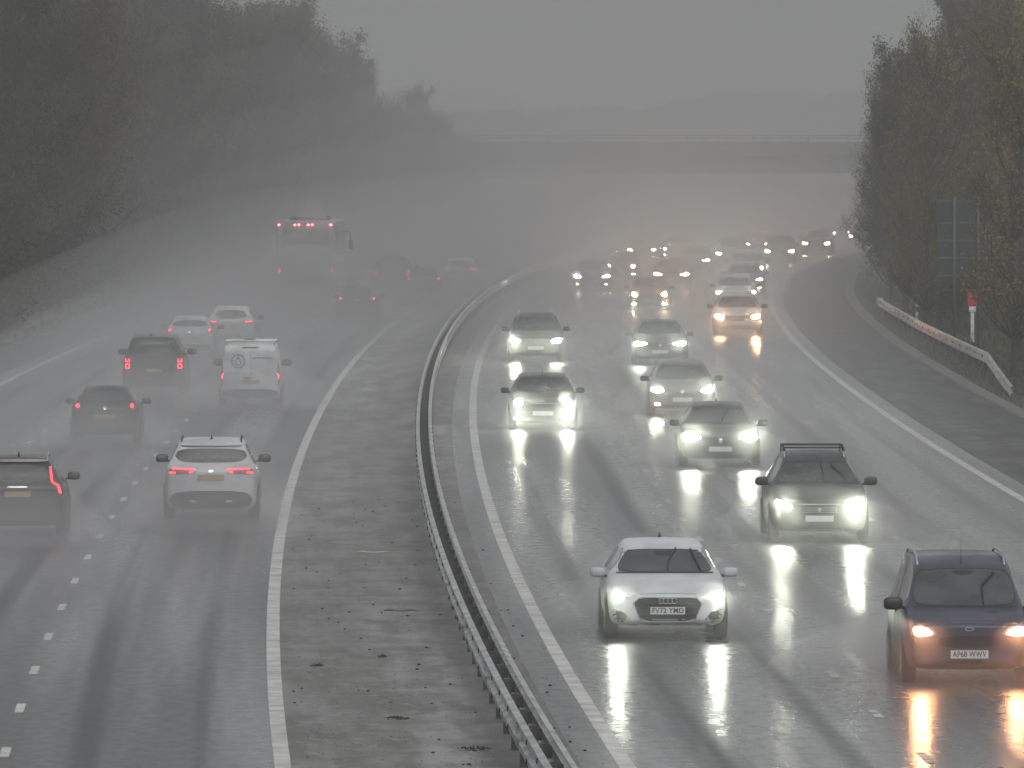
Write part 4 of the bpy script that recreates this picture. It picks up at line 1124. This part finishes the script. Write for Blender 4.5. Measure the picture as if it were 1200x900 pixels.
IN = [
 ('a3', 780, 747, 'white hatchback with plate FV72 YMD in the near inside-right lane beside the central line', 'car', None, None, E_),
 ('van', 1131, 799, 'dark blue van-bodied car with orange-glowing headlights at the lower right corner', 'van', 'halo', None, E_),
 ('rack', 958, 634, 'dark grey SUV with a roof rack and very bright white headlights', 'car', 'ledx', None, E_*1.6),
 ('small', 636, 503, 'small dark car with round headlights and two square fog lamps', 'car', 'ledx', None, E_*1.2),
 ('saloon', 843, 547, 'dark saloon directly behind the SUV with the roof rack', 'car', 'ledx', None, E_*1.5),
 ('hfog', 799, 487, 'grey hatchback with white headlights above two small orange fog lamps', 'car', 'ledx', None, E_*1.2),
 ('cross', 628, 424, 'faint dark SUV with big white headlights behind the small round-eyed car', 'car', 'ledx', 'darkgrey', E_*1.5),
 ('saloon', 773, 427, 'dark saloon with white lights in the middle lane behind the grey hatchback', 'car', 'ledx', 'black', E_),
 ('cross', 864, 393, 'silver SUV with small orange headlights in the slow lane', 'car', 'halo', 'silver', E_*.6),
 ('hfog', 862, 362, 'pale hatchback with white lights right behind the silver SUV', 'car', 'led', 'pale', E_*.6),
 ('small', 761, 364, 'misty brownish car with orange lights and a reflection below, left of the silver SUV', 'car', 'halo', 'brown', E_*.6),
 ('hfog', 694, 341, 'faint car with cool white lights farthest left in the fast lane', 'car', 'led2', 'darkgrey', E_*.5),
 ('saloon', 787, 338, 'faint dark saloon with orange lights behind the brownish car', 'car', 'halo', 'darkgrey', E_*.4),
 ('small', 728, 328, 'faint small car with orange lights behind the leftmost fast-lane car', 'car', 'halo', 'grey', E_*.4),
 ('hfog', 873, 345, 'hatchback with one orange light just behind the pale hatchback', 'car', 'halo', 'grey', E_*.4),
 ('cross', 875, 331, 'pale SUV with white lights third in the slow-lane queue', 'car', 'led2', 'pale', E_*.4),
 ('saloon', 813, 320, 'faint saloon with small white lights in the middle of the far traffic', 'car', 'led2', 'black', E_*.3),
 ('hfog', 753, 307, 'very faint hatchback with orange lights, farthest back in the fast lane', 'car', 'halo', 'black', E_*.3),
 ('small', 793, 305, 'very faint small car with a single white light seen above the far traffic', 'car', 'led2', 'grey', E_*.3),
 ('cross', 857, 312, 'misty SUV with a glaring greenish white headlight in the far queue', 'car', 'ledx', 'grey', E_*.6),
 ('cross', 914, 309, 'dark SUV with a strong orange headlight at the bend', 'car', 'halo', 'darkgrey', E_*.5),
 ('saloon', 888, 299, 'misty saloon with orange lights left of the dark SUV at the bend', 'car', 'halo', 'grey', E_*.3),
 ('cross', 957, 299, 'misty SUV with orange lights between the bend and the bushes', 'car', 'halo', 'brown', E_*.4),
 ('hfog', 896, 290, 'distant car with a cool white light above the traffic at the bend', 'car', 'led2', 'black', E_*.2),
 ('cross', 1010, 289, 'distant car with twin orange lights last but one before the right-hand bushes', 'car', 'halo', 'black', E_*.4),
 ('small', 987, 283, 'distant car with two pinprick white lights beyond the far orange pair', 'car', 'led2', 'black', 0),
 ('saloon', 1034, 287, 'distant car half hidden by the right-hand bushes with one bluish light', 'car', 'led2', 'black', 0),
]
for i, (k, px, py, lb, cat, lamp, pc, e) in enumerate(IN):
    one = {14: 1, 18: 1, 23: 1, 19: 1, 20: None}.get(i)
    place(k, px, py, lb, cat, False, 'halox' if lamp == 'halo' and i > 7 else lamp, pc, e*BEAM if i < 24 else 0, GI, one, name='van' if k == 'van' else 'car')
OUT = [
 ('cb', 22, 627, 'dark car with a tall stepped red tail light at the left edge of the picture', 'car', None),
 ('cw', 248, 608, 'white crossover with slanted red tail lights, nearest car in the outbound fast lane', 'car', None),
 ('hd', 124, 518, 'dark hatchback with two small round red lights sunk in spray', 'car', None),
 ('vw', 294, 475, 'white van with a droplet logo and roof rack seen from behind', 'van', None),
 ('fx', 181, 463, 'dark boxy off-roader with square red tail lights', 'car', None),
 ('hd', 223, 418, 'small silver hatchback just ahead of the dark off-roader', 'car', 'silver'),
 ('est', 271, 405, 'white car with red lights ahead of the small silver hatchback', 'car', None),
 ('coach', 358, 362, 'tall coach with a row of red marker lights along its roof', 'coach', None),
 ('hd', 419, 376, 'faint dark hatchback with pale red lights in the middle of the outbound road', 'car', 'darkgrey'),
 ('fx', 460, 343, 'ghostly tall dark off-roader ahead of the faint hatchback', 'car', 'black'),
 ('hd', 497, 350, 'ghostly dark car with one red light right of the tall off-roader', 'car', 'black'),
 ('est', 540, 336, 'barely visible pale car farthest along the outbound fast lane', 'car', 'pale'),
]
for (k, px, py, lb, cat, pc) in OUT:
    place(k, px, py, lb, cat, True, None, pc, 0, GO, scale={'vw': .93, 'fx': .92, 'hd': .95, 'cb': .95, 'est': .95}.get(k, 1), name={'coach': 'coach', 'vw': 'van'}.get(k, 'car'))
# spray thrown up behind and beside moving vehicles
def puff(p, a, size, m, label, group):
    bm = bmesh.new(); bmesh.ops.create_icosphere(bm, subdivisions=3, radius=1)
    sd_ = random.uniform(0, 50)
    for v in bm.verts:
        k = 1+.30*noise.noise(v.co*1.6+Vector((sd_, 0, 0)))
        v.co = Vector((v.co.x*size[0]*k, v.co.y*size[1]*k, v.co.z*size[2]*k if v.co.z > 0 else v.co.z*.5))
    o = obj('spray_plume', bm, m); o.location = p; o.rotation_euler = (0, 0, -a); tag(o, label, 'spray', group, kind='stuff')
PLM = volmat('spray_plume', PLUME); PLM4 = volmat('spray_tall', .06); PLM5 = volmat('spray_low', .07, g=.6); PLM3 = volmat('spray_veil', PLUME*.34, g=.93); PLM2 = volmat('spray_plume_thin', PLUME*.45)
for r, away, p in vehicles:
    if p.y > 480: continue
    a = tang(p.y); f = Vector((math.sin(a), math.cos(a), 0)); lb = r['label']
    short = ' '.join(lb.split()[:8])
    big = 1.35 if 'coach' in lb or 'van' in lb else 1
    if away:
        if r.name.startswith('coach'): puff(p-f*3, a, (2.2, 11, 4.6), PLM4, 'tall spray cloud trailing the coach', 'spray plumes of outbound vehicles')
        puff(p-f*1.6, a, (2.1*big, 5.5, .85), PLM, 'low wheel spray at the tail of the '+short, 'low spray plumes of outbound vehicles')
        puff(p-f*2.2, a, (1.6*big, 5.5, 1.5*big), PLM, 'spray thrown up behind the '+short, 'spray plumes of outbound vehicles')
    else:
        puff(p+f*7.2, a, (1.45*big, 7.0, 1.25*big), PLM2, 'spray trailing behind the '+short, 'spray plumes of inbound vehicles')
        puff(p+f*3.0, a, (2.0*big, 6.0, .75), PLM5, 'low wheel spray round the '+short, 'low spray plumes of inbound vehicles')
        puff(p+f*1.0, a, (1.6*big, 6.5, (1.1 if 'van' in lb else 1.45)), PLM3, 'spray wrapped round the '+short, 'spray veils round inbound vehicles')
